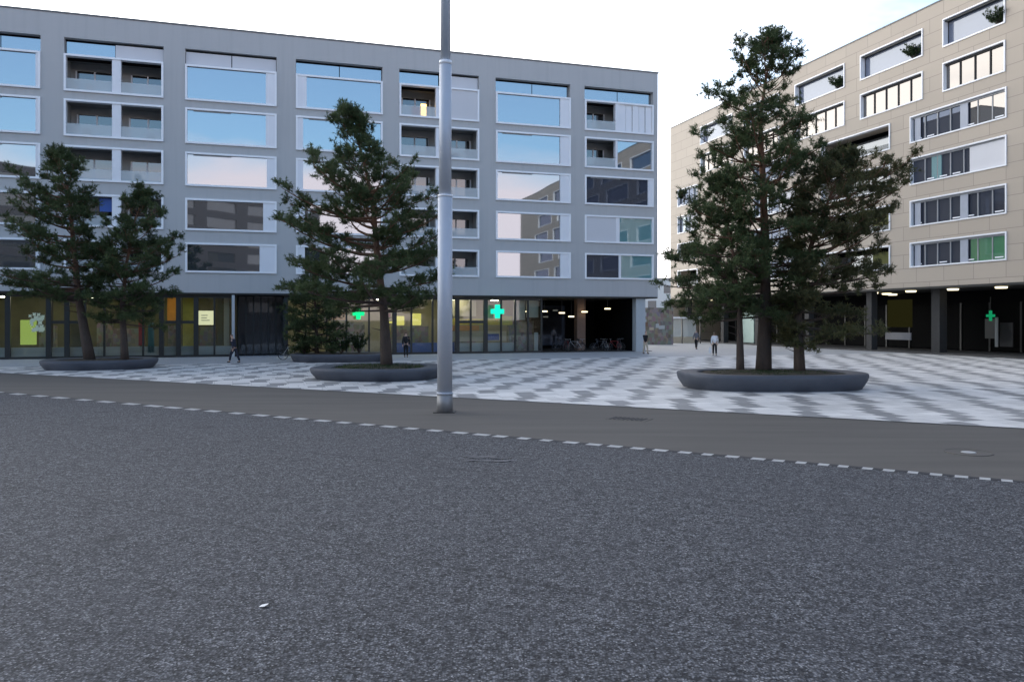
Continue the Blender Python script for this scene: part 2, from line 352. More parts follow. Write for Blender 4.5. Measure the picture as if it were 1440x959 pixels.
# ------------------------------------------------------------------ ground
MB().quad((-2500, -2500, -.02), (2500, -2500, -.02), (2500, 2500, -.02), (-2500, 2500, -.02)).build('ground', M['ground'])['kind'] = 'structure'
A0, A1 = gnd(0, 524), gnd(1440, 602)         # edge of the striped paving
B0, B1 = gnd(0, 552), gnd(1440, 678)         # line of stones along the coarse asphalt
def ext(a, b, k0, k1):
    d = (b - a).normalized(); return a - d * k0, b + d * k1
a0, a1 = ext(A0, A1, 60, 40); b0, b1 = ext(B0, B1, 70, 40)
def sheet(name, pts, z, mat):
    o = MB().poly([(p[0], p[1], z) for p in pts]).build(name, mat); o['kind'] = 'structure'; return o
sheet('plaza', [a0, a1, (90, 10), (90, 160), (-120, 160)], .0, M['paving'])
sheet('road', [b0, b1, a1, a0], -.004, M['smooth'])
sheet('asphalt_forecourt', [(-110, -60), (70, -60), b1, b0], -.002, M['coarse'])
# low kerb joint between paving and road
ed = (A1 - A0).normalized(); en = Vector((-ed.y, ed.x, 0))
kb = MB(); e0, e1 = ext(A0, A1, 55, 35)
kb.quad(e0 - en * .16 + Vector((0, 0, .003)), e1 - en * .16 + Vector((0, 0, .003)), e1 + Vector((0, 0, .003)), e0 + Vector((0, 0, .003)))
kb.build('kerb_strip', M['darkstone'])['kind'] = 'structure'
# stone line: pale and dark setts in turn
bd = (B1 - B0).normalized(); bn = Vector((-bd.y, bd.x, 0))
def online(px):
    y = 552 + (678 - 552) * px / 1440; return gnd(px, y)
pxs = []; p = -100.0
while p < 1560:
    pxs.append((p, p + 17 + rng.uniform(-3, 3))); p += 31 + rng.uniform(-4, 5)
wm = MB(); dm = MB(); prev = None
for (pa, pb) in pxs:
    A, B = online(pa), online(pb); hw = .10 + .0035 * (A.y - 12)
    wm.quad(A - bn * hw + Vector((0, 0, .004)), B - bn * hw + Vector((0, 0, .004)), B + bn * hw + Vector((0, 0, .004)), A + bn * hw + Vector((0, 0, .004)))
    if prev is not None: dm.quad(prev - bn * .03 + Vector((0, 0, .004)), A - bn * .03 + Vector((0, 0, .004)), A + bn * hw * 1.2 + Vector((0, 0, .004)), prev + bn * hw * 1.2 + Vector((0, 0, .004)))
    prev = B
wm.build('road_marking', M['paint'])['kind'] = 'structure'
dm.build('road_joint', M['darkstone'])['kind'] = 'structure'
# worn paint on the coarse asphalt
wp = MB()
for k in range(26):
    c = gnd(rng.uniform(652, 712), rng.uniform(641, 649), .004); a = rng.uniform(-.5, .5); L = rng.uniform(.05, .22); h = rng.uniform(.02, .05)
    d = Vector((math.cos(a), math.sin(a), 0)) * L; n = Vector((-math.sin(a), math.cos(a), 0)) * h
    c.z = .003 + k * .0004; wp.poly([c - d - n * .6, c + d * .7 - n, c + d + n * .5, c - d * .5 + n])
wp.build('worn_paint_mark', M['worn'])['kind'] = 'structure'

# ------------------------------------------------------------------ facade helper
def facade(x0, x1, z0, z1, rects, y=0.0):
    mb = MB()
    xs = sorted({x0, x1, *[min(max(r[k], x0), x1) for r in rects for k in (0, 1)]})
    zs = sorted({z0, z1, *[r[k] for r in rects for k in (2, 3)]})
    for i in range(len(xs) - 1):
        for j in range(len(zs) - 1):
            cx, cz = (xs[i] + xs[i + 1]) / 2, (zs[j] + zs[j + 1]) / 2
            if any(r[0] < cx < r[1] and r[2] < cz < r[3] for r in rects): continue
            mb.quad((xs[i], y, zs[j]), (xs[i + 1], y, zs[j]), (xs[i + 1], y, zs[j + 1]), (xs[i], y, zs[j + 1]))
    for (xa, xb, za, zb, d) in rects:
        mb.quad((xa, y, za), (xa, y, zb), (xa, d, zb), (xa, d, za)); mb.quad((xb, y, zb), (xb, y, za), (xb, d, za), (xb, d, zb))
        mb.quad((xa, y, zb), (xb, y, zb), (xb, d, zb), (xa, d, zb)); mb.quad((xb, y, za), (xa, y, za), (xa, d, za), (xb, d, za))
    return mb
def frame_mb(xa, xb, za, zb, y0, y1, t):
    mb = MB(); mb.box(xa, xb, y0, y1, zb - t, zb); mb.box(xa, xb, y0, y1, za, za + t)
    mb.box(xa, xa + t, y0, y1, za + t, zb - t); mb.box(xb - t, xb, y0, y1, za + t, zb - t); return mb

# ------------------------------------------------------------------ grey apartment block (left)
LC = Vector((12.08, 66.0, 0))
def lx(px):                                   # photo column -> metres along the grey facade (0 at its right corner)
    k = (px - 720) / FPX; return -(LC.x - LC.y * k) / (.9554 - .2953 * k)
LB = empty('apartment_building', LC, FA, 'long grey plastered apartment block with white framed windows over lit ground floor shops', 'building')
ROOF_L, SOF_L, LEN_L, DEP_L = 23.0, 4.5, 78.0, 14.0
cols = {'A': (-62, 57), 'B': (90, 230), 'C': (260.5, 389), 'D': (416, 538), 'E': (561.5, 673.5), 'F': (697, 802), 'G': (822, 918.5)}
rows = [(17.85, 20.32), (14.85, 17.32), (11.9, 14.25), (8.83, 11.05), (5.9, 7.98)]
UP = 21.42
rects = []
for cn, (pa, pb) in cols.items():
    xa, xb = lx(pa), lx(pb)
    for r, (za, zb) in enumerate(rows):
        rects.append((xa, xb, za, UP if r == 0 else zb, .55 if r == 0 else .35))
facade(-LEN_L, 0, SOF_L, ROOF_L, rects).build('wall', M['plaster'], LB)
sh = MB(); sh.quad((0, 0, SOF_L), (0, DEP_L, SOF_L), (0, DEP_L, ROOF_L), (0, 0, ROOF_L)); sh.quad((-LEN_L, DEP_L, 0), (-LEN_L, 0, 0), (-LEN_L, 0, ROOF_L), (-LEN_L, DEP_L, ROOF_L))
sh.quad((0, DEP_L, 0), (-LEN_L, DEP_L, 0), (-LEN_L, DEP_L, ROOF_L), (0, DEP_L, ROOF_L)); sh.build('end_wall', M['plaster'], LB)
rf = MB(); rf.box(-LEN_L - .06, .06, -.06, DEP_L + .06, ROOF_L, ROOF_L + .10); rf.build('roof', M['roof'], LB)
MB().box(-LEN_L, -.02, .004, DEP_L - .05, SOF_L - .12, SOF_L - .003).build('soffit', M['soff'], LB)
dk = MB()
for (xa, xb, za, zb, d) in rects: dk.box(xa - .05, xb + .05, 2.35, 2.4, za - .1, zb + .1)
def sub(mb, name, mat, par, bevel=0): return mb.build(name, mat, par, bevel)
def upper_glass(par, xa, xb, zb, kinds):
    n = len(kinds); wd = (xb - xa) / n
    for i, k in enumerate(kinds):
        a, b = xa + i * wd, xa + (i + 1) * wd
        mb = MB().box(a + .03, b - .03, .42 if k == 'g' else .22, .46 if k == 'g' else .27, zb, UP - .16)
        sub(mb, 'upper_pane' if k == 'g' else 'blind', M['glass'] if k == 'g' else M['blind'], par)
    sub(MB().box(xa + .02, xb - .02, .48, .53, zb - .3, UP - .01), 'backing', M['dark'], par)
def flush_window(xa, xb, za, zb, side, wf, r, glass='glass', ups=None):
    f = frame_mb(xa, xb, za, zb, -.13, .30, .13).build('window', M['white'], LB)
    ga, gb = xa + .13, xb - .13; pw = (xb - xa) * wf
    if side == 'R':
        sub(MB().box(gb - pw, gb, -.07, .12, za + .13, zb - .13), 'side_panel', M['panelw'], f); gb -= pw
    if side == 'L':
        sub(MB().box(ga, ga + pw, -.07, .12, za + .13, zb - .13), 'side_panel', M['panelw'], f); ga += pw
    sub(MB().box(ga, gb, .04, .09, za + .13, zb - .13), 'pane', M[glass], f)
    if r in (1, 2): sub(MB().box(ga + .4, ga + (gb - ga) * .55, -.0, .035, zb - .22, zb - .131), 'blind_slat', M['greym'], f)
    if ups: upper_glass(f, xa, xb, zb, ups)
    return f
def loggia(xa, xb, za, zb, r, halves, pil, ups=None, lit=None):
    f = frame_mb(xa, xb, za, zb, -.13, .34, .13).build('loggia', M['white'], LB)
    w_ = xb - xa; pa, pb = xa + w_ * pil[0], xa + w_ * pil[1]
    sub(MB().box(pa, pb, -.06, .34, za + .13, zb - .13), 'pillar', M['panelw'], f)
    D = 2.0
    bx = MB(); e = .004
    bx.quad((xa + e, .35, za + e), (xb - e, .35, za + e), (xb - e, D, za + e), (xa + e, D, za + e))
    bx.quad((xa + e, .35, za), (xa + e, D, za), (xa + e, D, zb), (xa + e, .35, zb)); bx.quad((xb - e, .35, za), (xb - e, D, za), (xb - e, D, zb), (xb - e, .35, zb))
    bx.quad((xa, D, za), (xb, D, za), (xb, D, zb), (xa, D, zb)); sub(bx, 'inner_wall', M['innerwall'], f)
    sub(MB().quad((xa, .35, zb - e), (xb, .35, zb - e), (xb, D, zb - e), (xa, D, zb - e)), 'ceiling', M['ceilw'], f)
    segs = ((xa + .13, pa), (pb, xb - .13))
    for i, (a, b) in enumerate(segs):
        k = halves[i]; h = zb - za
        if k == 'o':
            sub(MB().box(a, b, -.02, .0, za + .13, za + .13 + h * .30), 'railing', M['rail'], f)
            wa = a + (b - a) * rng.uniform(.05, .16); wb = b - (b - a) * rng.uniform(.02, .10)
            sub(MB().box(wa, wb, D - .08, D - .03, za + .15, zb - .55), 'room_window', M['room'], f)
            mu = MB()
            for q in (0, .5 + rng.uniform(-.05, .05), 1): mu.box(wa + (wb - wa) * q - .05, wa + (wb - wa) * q + .05, D - .13, D - .081, za + .15, zb - .55)
            mu.box(wa + .051, wb - .051, D - .12, D - .082, za + .15, za + .5)
            sub(mu, 'room_window_frame', M['panelw'] if rng.random() < .6 else M['greym'], f)
            if rng.random() < .75:
                q = rng.uniform(.2, .6)
                sub(MB().box(a + (b - a) * q, a + (b - a) * (q + rng.uniform(.12, .25)), .7, 1.2, za + .01, za + rng.uniform(.5, .85)), 'furniture', rng.choice([M['dark'], M['greym'], M['cbeige']]), f, .03)
            if r == 3 and i == 0 and xa < lx(120): sub(MB().box(b - (b - a) * .3, b - .02, .4, .45, zb - 1.1, zb - .2), 'sun_blind', M['blue'], f)
            if lit == i:
                sub(MB().box(a + (b - a) * .70, a + (b - a) * .86, D - .20, D - .14, za + .5, za + 1.55), 'room_lamp', M['roomlamp'], f)
                sub(MB().box(a + (b - a) * .42, a + (b - a) * .66, D - .35, D - .14, za + .5, za + 1.25), 'cushion', M['red'], f, .05)
        elif k == 'p': sub(MB().box(a, b, -.03, .1, za + .13, zb - .13), 'side_panel', M['blind'], f)
        elif k == 'g': sub(MB().box(a, b, .04, .09, za + .13, zb - .13), 'pane', M['glass'], f)
        elif k == 't': sub(MB().box(a, b, .04, .09, za + .13, zb - .13), 'pane', M['teal'], f)
        elif k == 'd': sub(MB().box(a, b, .04, .09, za + .13, zb - .13), 'pane', M['gdark'], f)
        elif k == 'c':
            mm = MB(); nseg = 5
            for q in range(nseg): mm.box(a + (b - a) * q / nseg + .02, a + (b - a) * (q + 1) / nseg - .02, .02 + .05 * (q % 2), .08 + .05 * (q % 2), za + .13, zb - .13)
            sub(mm, 'curtain', M['panelw'], f)
    if ups: upper_glass(f, xa, xb, zb, ups)
    return f
for r, (za, zb) in enumerate(rows):
    c = {k: (lx(a), lx(b)) for k, (a, b) in cols.items()}
    flush_window(*c['A'], za, zb, 'R', .03, r, ups='gg' if r == 0 else None)
    loggia(*c['B'], za, zb, r, 'oo', (.475, .565), ups='gb' if r == 0 else None)
    flush_window(*c['C'], za, zb, 'R', (.10, .10, .09, .13, .17)[r], r, ups='bb' if r == 0 else None)
    flush_window(*c['D'], za, zb, 'L', (.10, .06, .06, .08, .08)[r], r, ups='gg' if r == 0 else None)
    loggia(*c['E'], za, zb, r, 'op' if r == 0 else 'oo', (.45, .55), ups='gb' if r == 0 else None, lit=0 if r == 0 else None)
    flush_window(*c['F'], za, zb, 'R', .12, r, ups='gg' if r == 0 else None)
    if r == 0: loggia(*c['G'], za, zb, r, 'oc', (.44, .50), ups='gg')
    elif r == 1: loggia(*c['G'], za, zb, r, 'og', (.44, .47))
    elif r == 2: flush_window(*c['G'], za, zb, 'R', .06, r, 'gdark')
    elif r == 3: loggia(*c['G'], za, zb, r, 'pt', (.45, .50))
    else: loggia(*c['G'], za, zb, r, 'dt', (.49, .52))
# ground floor: shops
SY, SB = .45, 7.5
shop_a, shop_b = (lx(-70), lx(332)), (lx(400), lx(765))
def shopfront(xa, xb, mulls, thick):
    f = MB(); top = SOF_L - .13
    f.box(xa, xb, SY - .05, SY + .08, top - .22, top); f.box(xa, xb, SY - .05, SY + .08, 0, .16)
    for px in mulls:
        x = lx(px); h = .16 if px in thick else .06
        f.box(x - h, x + h, SY - .08, SY + .11, .16, top - .22)
    fo = f.build('shopfront', M['mull'], LB)
    MB().quad((xa, SY + .02, .16), (xb, SY + .02, .16), (xb, SY + .02, top - .22), (xa, SY + .02, top - .22)).build('pane', M['shop'], fo)
    return fo
s1 = shopfront(*shop_a, [-60, -20, 8, 66, 92, 118, 145, 172, 200, 226, 250, 275, 301, 329], (8, 66, 92, 226, 250, 275))
s2 = shopfront(*shop_b, [402, 430, 460, 488, 520, 556, 580, 610, 645, 664, 685, 707, 727, 745, 764], (556, 645, 685, 402))
tb = MB(); [tb.box(lx(a) + .07, lx(b) - .07, SY - .04, SY + .07, 2.35, 2.55) for a, b in ((66, 92), (92, 118), (226, 250), (250, 275), (645, 664), (664, 685))]
tb.build('transom', M['mull'], s1)
for nm, (xa, xb) in (('a', shop_a), ('b', shop_b)):
    i = MB(); top = SOF_L - .125
    i.quad((xa, SB, 0), (xb, SB, 0), (xb, SB, top), (xa, SB, top)); i.quad((xa - .02, SY + .1, 0), (xa - .02, SB, 0), (xa - .02, SB, top), (xa - .02, SY + .1, top)); i.quad((xb + .02, SY + .1, 0), (xb + .02, SB, 0), (xb + .02, SB, top), (xb + .02, SY + .1, top))
    io = i.build('shop_wall', M['shopwall' if nm == 'a' else 'shopwall2'], LB)
    MB().quad((xa, SY, .02), (xb, SY, .02), (xb, SB, .02), (xa, SB, .02)).build('shop_floor', M['shopfloor'], LB)
    x = xa + 1.2
    while x < xb - 1:
        for y in (1.9, 4.6):
            MB().box(x, x + .55, y, y + .3, SOF_L - .30, SOF_L - .22).build('ceiling_light', M['lampd'], LB)
        x += rng.uniform(2.6, 3.6)
def in_shop(pa, pb, y0, y1, z0, z1, name, mat, par=None): return MB().box(lx(pa), lx(pb), y0, y1, z0, z1).build(name, mat, par or LB)
in_shop(12, 36, 2.6, 2.65, .9, 2.6, 'lit_panel', M['lime_l']); in_shop(60, 68, 1.0, 1.3, .1, 4.2, 'column', M['cold'])
in_shop(93, 117, 1.4, 1.45, .3, 2.3, 'partition', M['shopwall'])
in_shop(228, 248, 3.0, 3.1, 2.55, 4.2, 'wall_panel', M['orange']); in_shop(254, 272, 1.6, 1.7, .1, 4.2, 'wall_panel', M['yellow'])
in_shop(277.5, 299.5, .62, .66, 2.25, 3.25, 'poster', M['poster'])
lines = MB()
for z in (2.55, 2.72, 2.9): lines.box(lx(282), lx(282 + rng.uniform(8, 14)), .605, .618, z, z + .05)
lines.build('poster_lines', M['greym'])
for o_ in [o for o in bpy.data.objects if o.name == 'poster_lines']: o_.parent = LB
in_shop(304, 311, 2.0, 2.4, .1, 4.2, 'curtain', M['shopwall']); in_shop(313, 321, 1.8, 2.2, .1, 4.2, 'curtain', M['curtain'])
in_shop(326, 330, -.1, .3, 0, 4.35, 'post', M['colw'])
in_shop(-70, 330, 1.0, 1.35, .02, .75, 'window_counter', M['colw'])
in_shop(188, 196, 2.2, 2.6, .8, 2.6, 'wall_panel', M['red']); in_shop(205, 214, 1.0, 1.05, .3, 2.4, 'partition', M['teal'])
for (pa, pb, y, z0, z1) in ((36, 62, 3.2, .1, 2.2), (119, 143, 4.0, .1, 2.4), (146, 186, 3.4, .1, 2.0), (230, 249, 2.6, .1, 2.2), (277, 301, 2.4, .1, 2.1), (470, 520, 3.2, .1, 2.4), (558, 612, 2.6, .1, 2.1), (646, 684, 3.4, .1, 1.7), (727, 763, 2.2, .1, 2.5)):
    in_shop(pa, pb, y, y + .4, z0, z1, 'stock_shelf', M['stock'])
# pharmacy stock and displays
in_shop(470, 490, 1.5, 1.6, 2.6, 3.2, 'wall_panel', M['orange']); in_shop(540, 553, 1.3, 1.4, 2.8, 3.1, 'wall_panel', M['red'])
in_shop(541, 557, 1.1, 1.2, 2.35, 2.5, 'lit_shelf', M['yel_l']); in_shop(560, 572, 1.1, 1.2, 2.2, 2.9, 'lit_shelf', M['yel_l']); in_shop(582, 596, 1.1, 1.2, 2.2, 3.1, 'lit_shelf', M['yel_l'])
in_shop(543, 553, 1.3, 1.5, .7, 2.2, 'wall_panel', M['yellow'])
in_shop(558, 643, .9, 1.2, .1, .85, 'window_counter', M['blue']); in_shop(645, 728, .9, 1.3, .1, .8, 'window_counter', M['colw'])
in_shop(646, 684, 2.2, 2.4, 1.75, 2.15, 'wall_panel', M['orange']); in_shop(646, 725, 2.5, 2.6, 2.2, 2.7, 'wall_panel', M['yellow']); in_shop(646, 725, 2.5, 2.6, .9, 1.7, 'wall_panel', M['curtain'])
in_shop(646, 682, 2.7, 2.8, 2.9, 4.2, 'wall_panel', M['curtain']); in_shop(706, 726, 1.0, 1.1, 2.2, 2.9, 'wall_panel', M['yellow']); in_shop(690, 708, 1.2, 1.5, 1.0, 1.5, 'display_box', M['blue'])
in_shop(706, 712, 1.0, 1.1, 3.1, 4.2, 'wall_panel', M['lime']); in_shop(727, 744, 1.0, 1.05, 2.6, 4.2, 'partition', M['curtain']); in_shop(746, 763, 1.0, 1.05, 2.8, 4.2, 'partition', M['curtain'])
in_shop(757, 762, .9, 1.1, .1, 1.6, 'wall_panel', M['colw'])
fl = []
dec = MB()
for k in range(34):
    cx_, cz_, rr_ = lx(rng.uniform(39, 59)), rng.uniform(1.9, 3.0), rng.uniform(.09, .15)
    dec.poly([(cx_ + rr_ * math.cos(q * .785) * (.7 + .7 * (q % 2)), SY - .012 - k * .0006, cz_ + rr_ * math.sin(q * .785) * (.7 + .7 * (q % 2))) for q in range(8)])
dec.build('flower_decal', plain('decal_white', (.62, .68, .48), .6), s1)
en_ = MB(); gx = MB()
for k_ in range(7):
    x_ = lx(334) + (lx(399) - lx(334)) * k_ / 6; en_.box(x_ - .05, x_ + .05, 2.0, 2.12, .02, SOF_L - .14)
gx.box(lx(333), lx(399.5), 2.04, 2.08, .1, SOF_L - .14)
ef = en_.build('entrance_frame', M['mull'], LB); gx.build('pane', mirror_glass('entrance_glass', (.012, .014, .017), .03), ef)
# dark entrance recess, open arcade and corner column
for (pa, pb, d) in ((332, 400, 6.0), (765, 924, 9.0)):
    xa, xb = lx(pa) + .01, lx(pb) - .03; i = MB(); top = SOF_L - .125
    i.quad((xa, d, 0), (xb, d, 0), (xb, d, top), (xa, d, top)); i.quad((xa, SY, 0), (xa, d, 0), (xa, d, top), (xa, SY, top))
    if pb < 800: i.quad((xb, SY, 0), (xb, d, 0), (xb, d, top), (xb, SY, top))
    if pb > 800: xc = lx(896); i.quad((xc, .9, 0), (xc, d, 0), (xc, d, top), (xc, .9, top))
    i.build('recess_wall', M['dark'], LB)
MB().box(lx(765) + .03, lx(921), .5, 8.98, .001, .03).build('arcade_floor', M['floor'], LB)
ga = MB(); ga.box(lx(770), lx(850), 8.85, 8.95, .3, 3.9); ga.build('pane', M['gdark'], LB)
MB().box(lx(896.5), lx(909.5), .25, 1.0, 0, SOF_L - .125).build('column', M['colw'], LB)
MB().box(lx(830), lx(842), 2.8, 3.5, 0, SOF_L - .125).build('column', M['brick'], LB)
for px, y, z in ((742, 3.0, 3.3), (760, 3.0, 3.3), (801, 6.0, 3.35), (815, 4, 3.2), (838, 2.4, 3.28), (838.5, 5.5, 2.9), (872, 2.5, 3.55)):
    x = lx(px); lp = MB(); lp.box(x - .22, x + .22, y - .12, y + .12, z - .05, z + .05); l = lp.build('ceiling_light', M['lamp'], LB)
    MB().box(x - .02, x + .02, y - .02, y + .02, z + .051, SOF_L - .12).build('lamp_rod', M['mull'], l)

# green cross signs of the pharmacy
def cross_sign(px, py, mat, label, tw=.42):
    Y = None; x = lx(px); wp_ = LB.matrix_basis @ Vector((x, -.55, 0))
    Lw = Matrix.Translation(LC) @ Matrix.Rotation(FA, 4, 'Z'); p_ = Lw @ Vector((x, -.5, 0))
    z = CAMH + (HZ - py) / FPX * p_.y
    e = empty('pharmacy_sign', (p_.x, p_.y, z), FA, label, 'sign', 'green pharmacy cross signs')
    c = MB(); a = tw; b = tw * .36
    pts = [(-b, -a), (b, -a), (b, -b), (a, -b), (a, b), (b, b), (b, a), (-b, a), (-b, b), (-a, b), (-a, -b), (-b, -b)]
    for y in (-.08, .08): c.poly([(q[0], y, q[1]) for q in (pts if y < 0 else pts[::-1])])
    for i in range(12):
        q, r_ = pts[i], pts[(i + 1) % 12]; c.quad((q[0], -.08, q[1]), (q[0], .08, q[1]), (r_[0], .08, r_[1]), (r_[0], -.08, r_[1]))
    c.build('cross', mat, e)
    MB().box(-.04, .04, .081, .9, -.04, .04).build('bracket', M['mull'], e)
    return e
cross_sign(503, 441, M['cross'], 'lit green pharmacy cross behind the middle pine tree')
cross_sign(697, 438, M['cross2'], 'lit teal green pharmacy cross right of the tall metal pole', .52)

# ------------------------------------------------------------------ beige office block (right)
RC = Vector((33.5, 54.0, 0)); RA = math.atan2(-.9554, .2952)
def rx(px):                                   # photo column -> metres along the beige facade (towards the camera is +)
    k = (px - 720) / FPX; return -(RC.x - RC.y * k) / (.2952 + .9554 * k)
RB = empty('office_building', RC, RA, 'beige stone clad office block with staggered ribbon windows and dark arcade', 'building')
RT, RS, RX0, RX1 = 26.3, 5.13, rx(943), 72.0
rz = [(22.75, 24.85), (19.45, 21.6), (16.3, 18.4), (13.05, 15.15), (9.8, 11.85), (6.65, 8.6)]
wins = []
def W(r, pa, pb, kind): wins.append((rx(pa), rx(pb), rz[r][0], rz[r][1], kind, r))
for r, k in ((0, 'top'), (1, 'ribbon')):
    for a, b in ((1326, 1414), (1210, 1298), (1118, 1188), (1046, 1096), (985, 1030)): W(r, a, b, k)
for r in (2, 3, 4, 5):
    W(r, 1280, 1416, 'ribbon'); W(r, 1155, 1252, 'open'); W(r, 1060, 1118, 'ribbon')
    W(r, 953, 981, 'ribbon' if r in (2, 3) else 'open')
for r in range(6):                            # continues out of the frame towards the camera
    x = rx(1440) + (1.5 if r % 2 else 3.5)
    while x < RX1 - 9:
        wins.append((x, x + 7.5, *rz[r], 'plain', r)); x += 10.2
dep = {'top': .5, 'ribbon': .38, 'open': 1.8, 'plain': .3}
rr = [(a, b, c, d, dep[k]) for (a, b, c, d, k, r) in wins]
facade(RX0, RX1, RS, RT, rr).build('wall', M['panels'], RB)
e_ = MB(); D_R = 16.0
e_.quad((RX0, 0, 0), (RX0, D_R, 0), (RX0, D_R, RT), (RX0, 0, RT)); e_.quad((RX1, 0, 0), (RX1, D_R, 0), (RX1, D_R, RT), (RX1, 0, RT)); e_.quad((RX0, D_R, 0), (RX1, D_R, 0), (RX1, D_R, RT), (RX0, D_R, RT))
e_.build('end_wall', M['panels'], RB)
MB().box(RX0 - .05, RX1 + .05, -.05, D_R + .05, RT, RT + .09).build('roof', M['roof'], RB)
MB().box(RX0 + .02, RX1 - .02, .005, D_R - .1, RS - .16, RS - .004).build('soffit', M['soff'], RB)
for n_, (a, b, za, zb, kind, r) in enumerate(wins):
    d = dep[kind]
    f = frame_mb(a, b, za, zb, -.07, min(d, .36), .10).build('window', M['white'], RB)
    ia, ib, iz, jz = a + .10, b - .10, za + .10, zb - .10
    big = b > rx(1400) and kind == 'ribbon'
    if kind == 'plain':
        MB().box(ia, ib, .2, .25, iz, jz).build('pane', M['gdark'], f); continue
    if kind == 'top':
        MB().box(ia, ib, .42, .46, iz, jz).build('pane', M['gblue'], f)
        MB().box(ia, ib, .1, .41, jz - .12, jz - .002).build('head_shade', M['mull'], f)  # dark strip standing in for soffit shade at the window head
        continue
    if kind == 'open':
        bx = MB(); bx.quad((a, 1.79, za), (b, 1.79, za), (b, 1.79, zb), (a, 1.79, zb)); bx.build('inner_wall', M['dark'], f)
        MB().box(ia, ib, 1.6, 1.7, iz, jz - .3).build('room_window', M['room'], f)
        MB().box(ia, ib, -.02, .0, iz, iz + .40).build('railing', frosted('dim_railing_glass', (.10, .12, .13), .5), f)
        if r >= 4: MB().box(ib - (ib - ia) * .35, ib - (ib - ia) * .1, .9, 1.1, iz, jz - .3).build('blind', plain('olive_blind', (.10, .11, .015), .7), f)
        continue
    L = ib - ia; nm = max(2, int(round(L / 1.25)))
    gl = 'gdark'
    x = ia
    MB().box(ia, ib, .24, .29, iz, jz).build('pane', M['gwarm'] if r == 1 else M['gdark'], f)
    mu = MB()
    for q in range(1, nm): mu.box(ia + L * q / nm - .045, ia + L * q / nm + .045, .17, .239, iz, jz)
    mu.box(ia, ib, .12, .239, jz - .14, jz - .001); mu.build('mullion', M['greym'] if r != 1 else M['cold'], f)
    if big or r == 3:
        if r == 3: MB().box(ib - L * .36, ib - .0, .10, .16, iz, jz - .14).build('blind', M['blind'], f)
        if r == 5: MB().box(ib - L * .36, ib - .0, .2, .235, iz, jz - .14).build('pane', M['greeng'], f)
        palep = plain('pale_blue_panel', (.34, .37, .43), .5)
        if r == 2: MB().box(ib - L * .36, ib, .20, .235, iz, jz - .14).build('pane', M['gwarm'], f)  # shinier warm pane laid in for a cream sky reflection
        if r in (2, 4, 5): MB().box(ib - L * .46, ib - L * .38, .11, .168, iz, jz - .14).build('side_panel', palep, f)
        if r in (2, 4, 5): MB().box(ia + .25, ia + .8, .11, .168, iz, jz - .14).build('curtain', palep, f)
        if r == 3: MB().box(ia + L * .22, ia + L * .33, .17, .235, iz, jz - .14).build('curtain', M['teal'], f)
    # sills and things on them
    for q in range(nm):
        if rng.random() < .6 and r >= 2: MB().box(ia + L * (q + .2) / nm, ia + L * (q + .75) / nm, .13, .165, iz + .12, iz + .2).build('sill_rail', M['white'], f)
# arcade under the beige block
AD = 7.0
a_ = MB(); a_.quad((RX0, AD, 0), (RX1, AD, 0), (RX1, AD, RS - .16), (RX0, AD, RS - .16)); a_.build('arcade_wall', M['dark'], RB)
MB().box(RX0, RX1, .15, AD - .02, .0, .10).build('arcade_floor', M['floor'], RB)
g_ = MB(); mlt = MB(); x = RX0 + 1
while x < 30:
    g_.box(x, x + 2.6, AD - .1, AD - .05, .2, 3.9); mlt.box(x + 2.6, x + 2.75, AD - .16, AD - .04, .1, 4.0); x += 2.75
g_.build('pane', M['void'], RB); mlt.build('mullion', M['mull'], RB)
for px in (960, 1010, 1058, 1128, 1215):
    x = rx(px); MB().box(x - .3, x + .3, .5, 1.1, .1, RS - .16).build('column', M['cold'], RB)
x = rx(1300); MB().box(x - .55, x + .25, 1.2, 1.9, .1, RS - .16).build('column', M['cold'], RB)
def r_in(pa, pb, y, z0, z1, name, mat, th=.08):
    # photo columns read on the facade line pushed back by y
    def q(px):
        k = (px - 720) / FPX; ox, oy = RC.x + .9554 * y, RC.y + .2952 * y
        return -(ox - oy * k) / (.2952 + .9554 * k)
    return MB().box(q(pa), q(pb), y, y + th, z0, z1).build(name, mat, RB)
r_in(1248, 1282, 3.0, 2.0, 4.3, 'lit_panel', glow('lit_olive_panel', (.70, .66, .20), .006)); r_in(1245, 1281, 2.6, .95, 1.55, 'white_board', plain('grey_board', (.22, .22, .23), .7))
r_in(1385, 1401, 4.5, 1.2, 2.7, 'wall_panel', M['mull']); r_in(1399, 1403, 4.0, .6, 2.8, 'post', plain('grey_post', (.20, .21, .21), .7))
r_in(1406, 1424, 5.0, .6, 2.4, 'partition', M['cold'])
r_in(1042, 1060, 2.0, .15, 3.6, 'column', M['banner'], .4)
# soffit lamps
def r_lamp(px, py, y):
    k = (px - 720) / FPX; ox, oy = RC.x + .9554 * y, RC.y + .2952 * y
    x = -(ox - oy * k) / (.2952 + .9554 * k)
    z = RS - .24
    l = MB(); n = 14
    l.tube([(x, y, z - .07), (x, y, z + .04)], [.36, .40], 16); l.build('ceiling_light', M['lamp'], RB)
for px, y in ((1408, 1.4), (1340, 1.2), (1281, 1.2), (1228, 1.2), (1247, 4.0), (1255, 6.0), (1135, 1.2), (1027, 1.2), (1470, 1.4), (1098, 1.2), (998, 1.2), (970, 1.2)): r_lamp(px, 0, y)
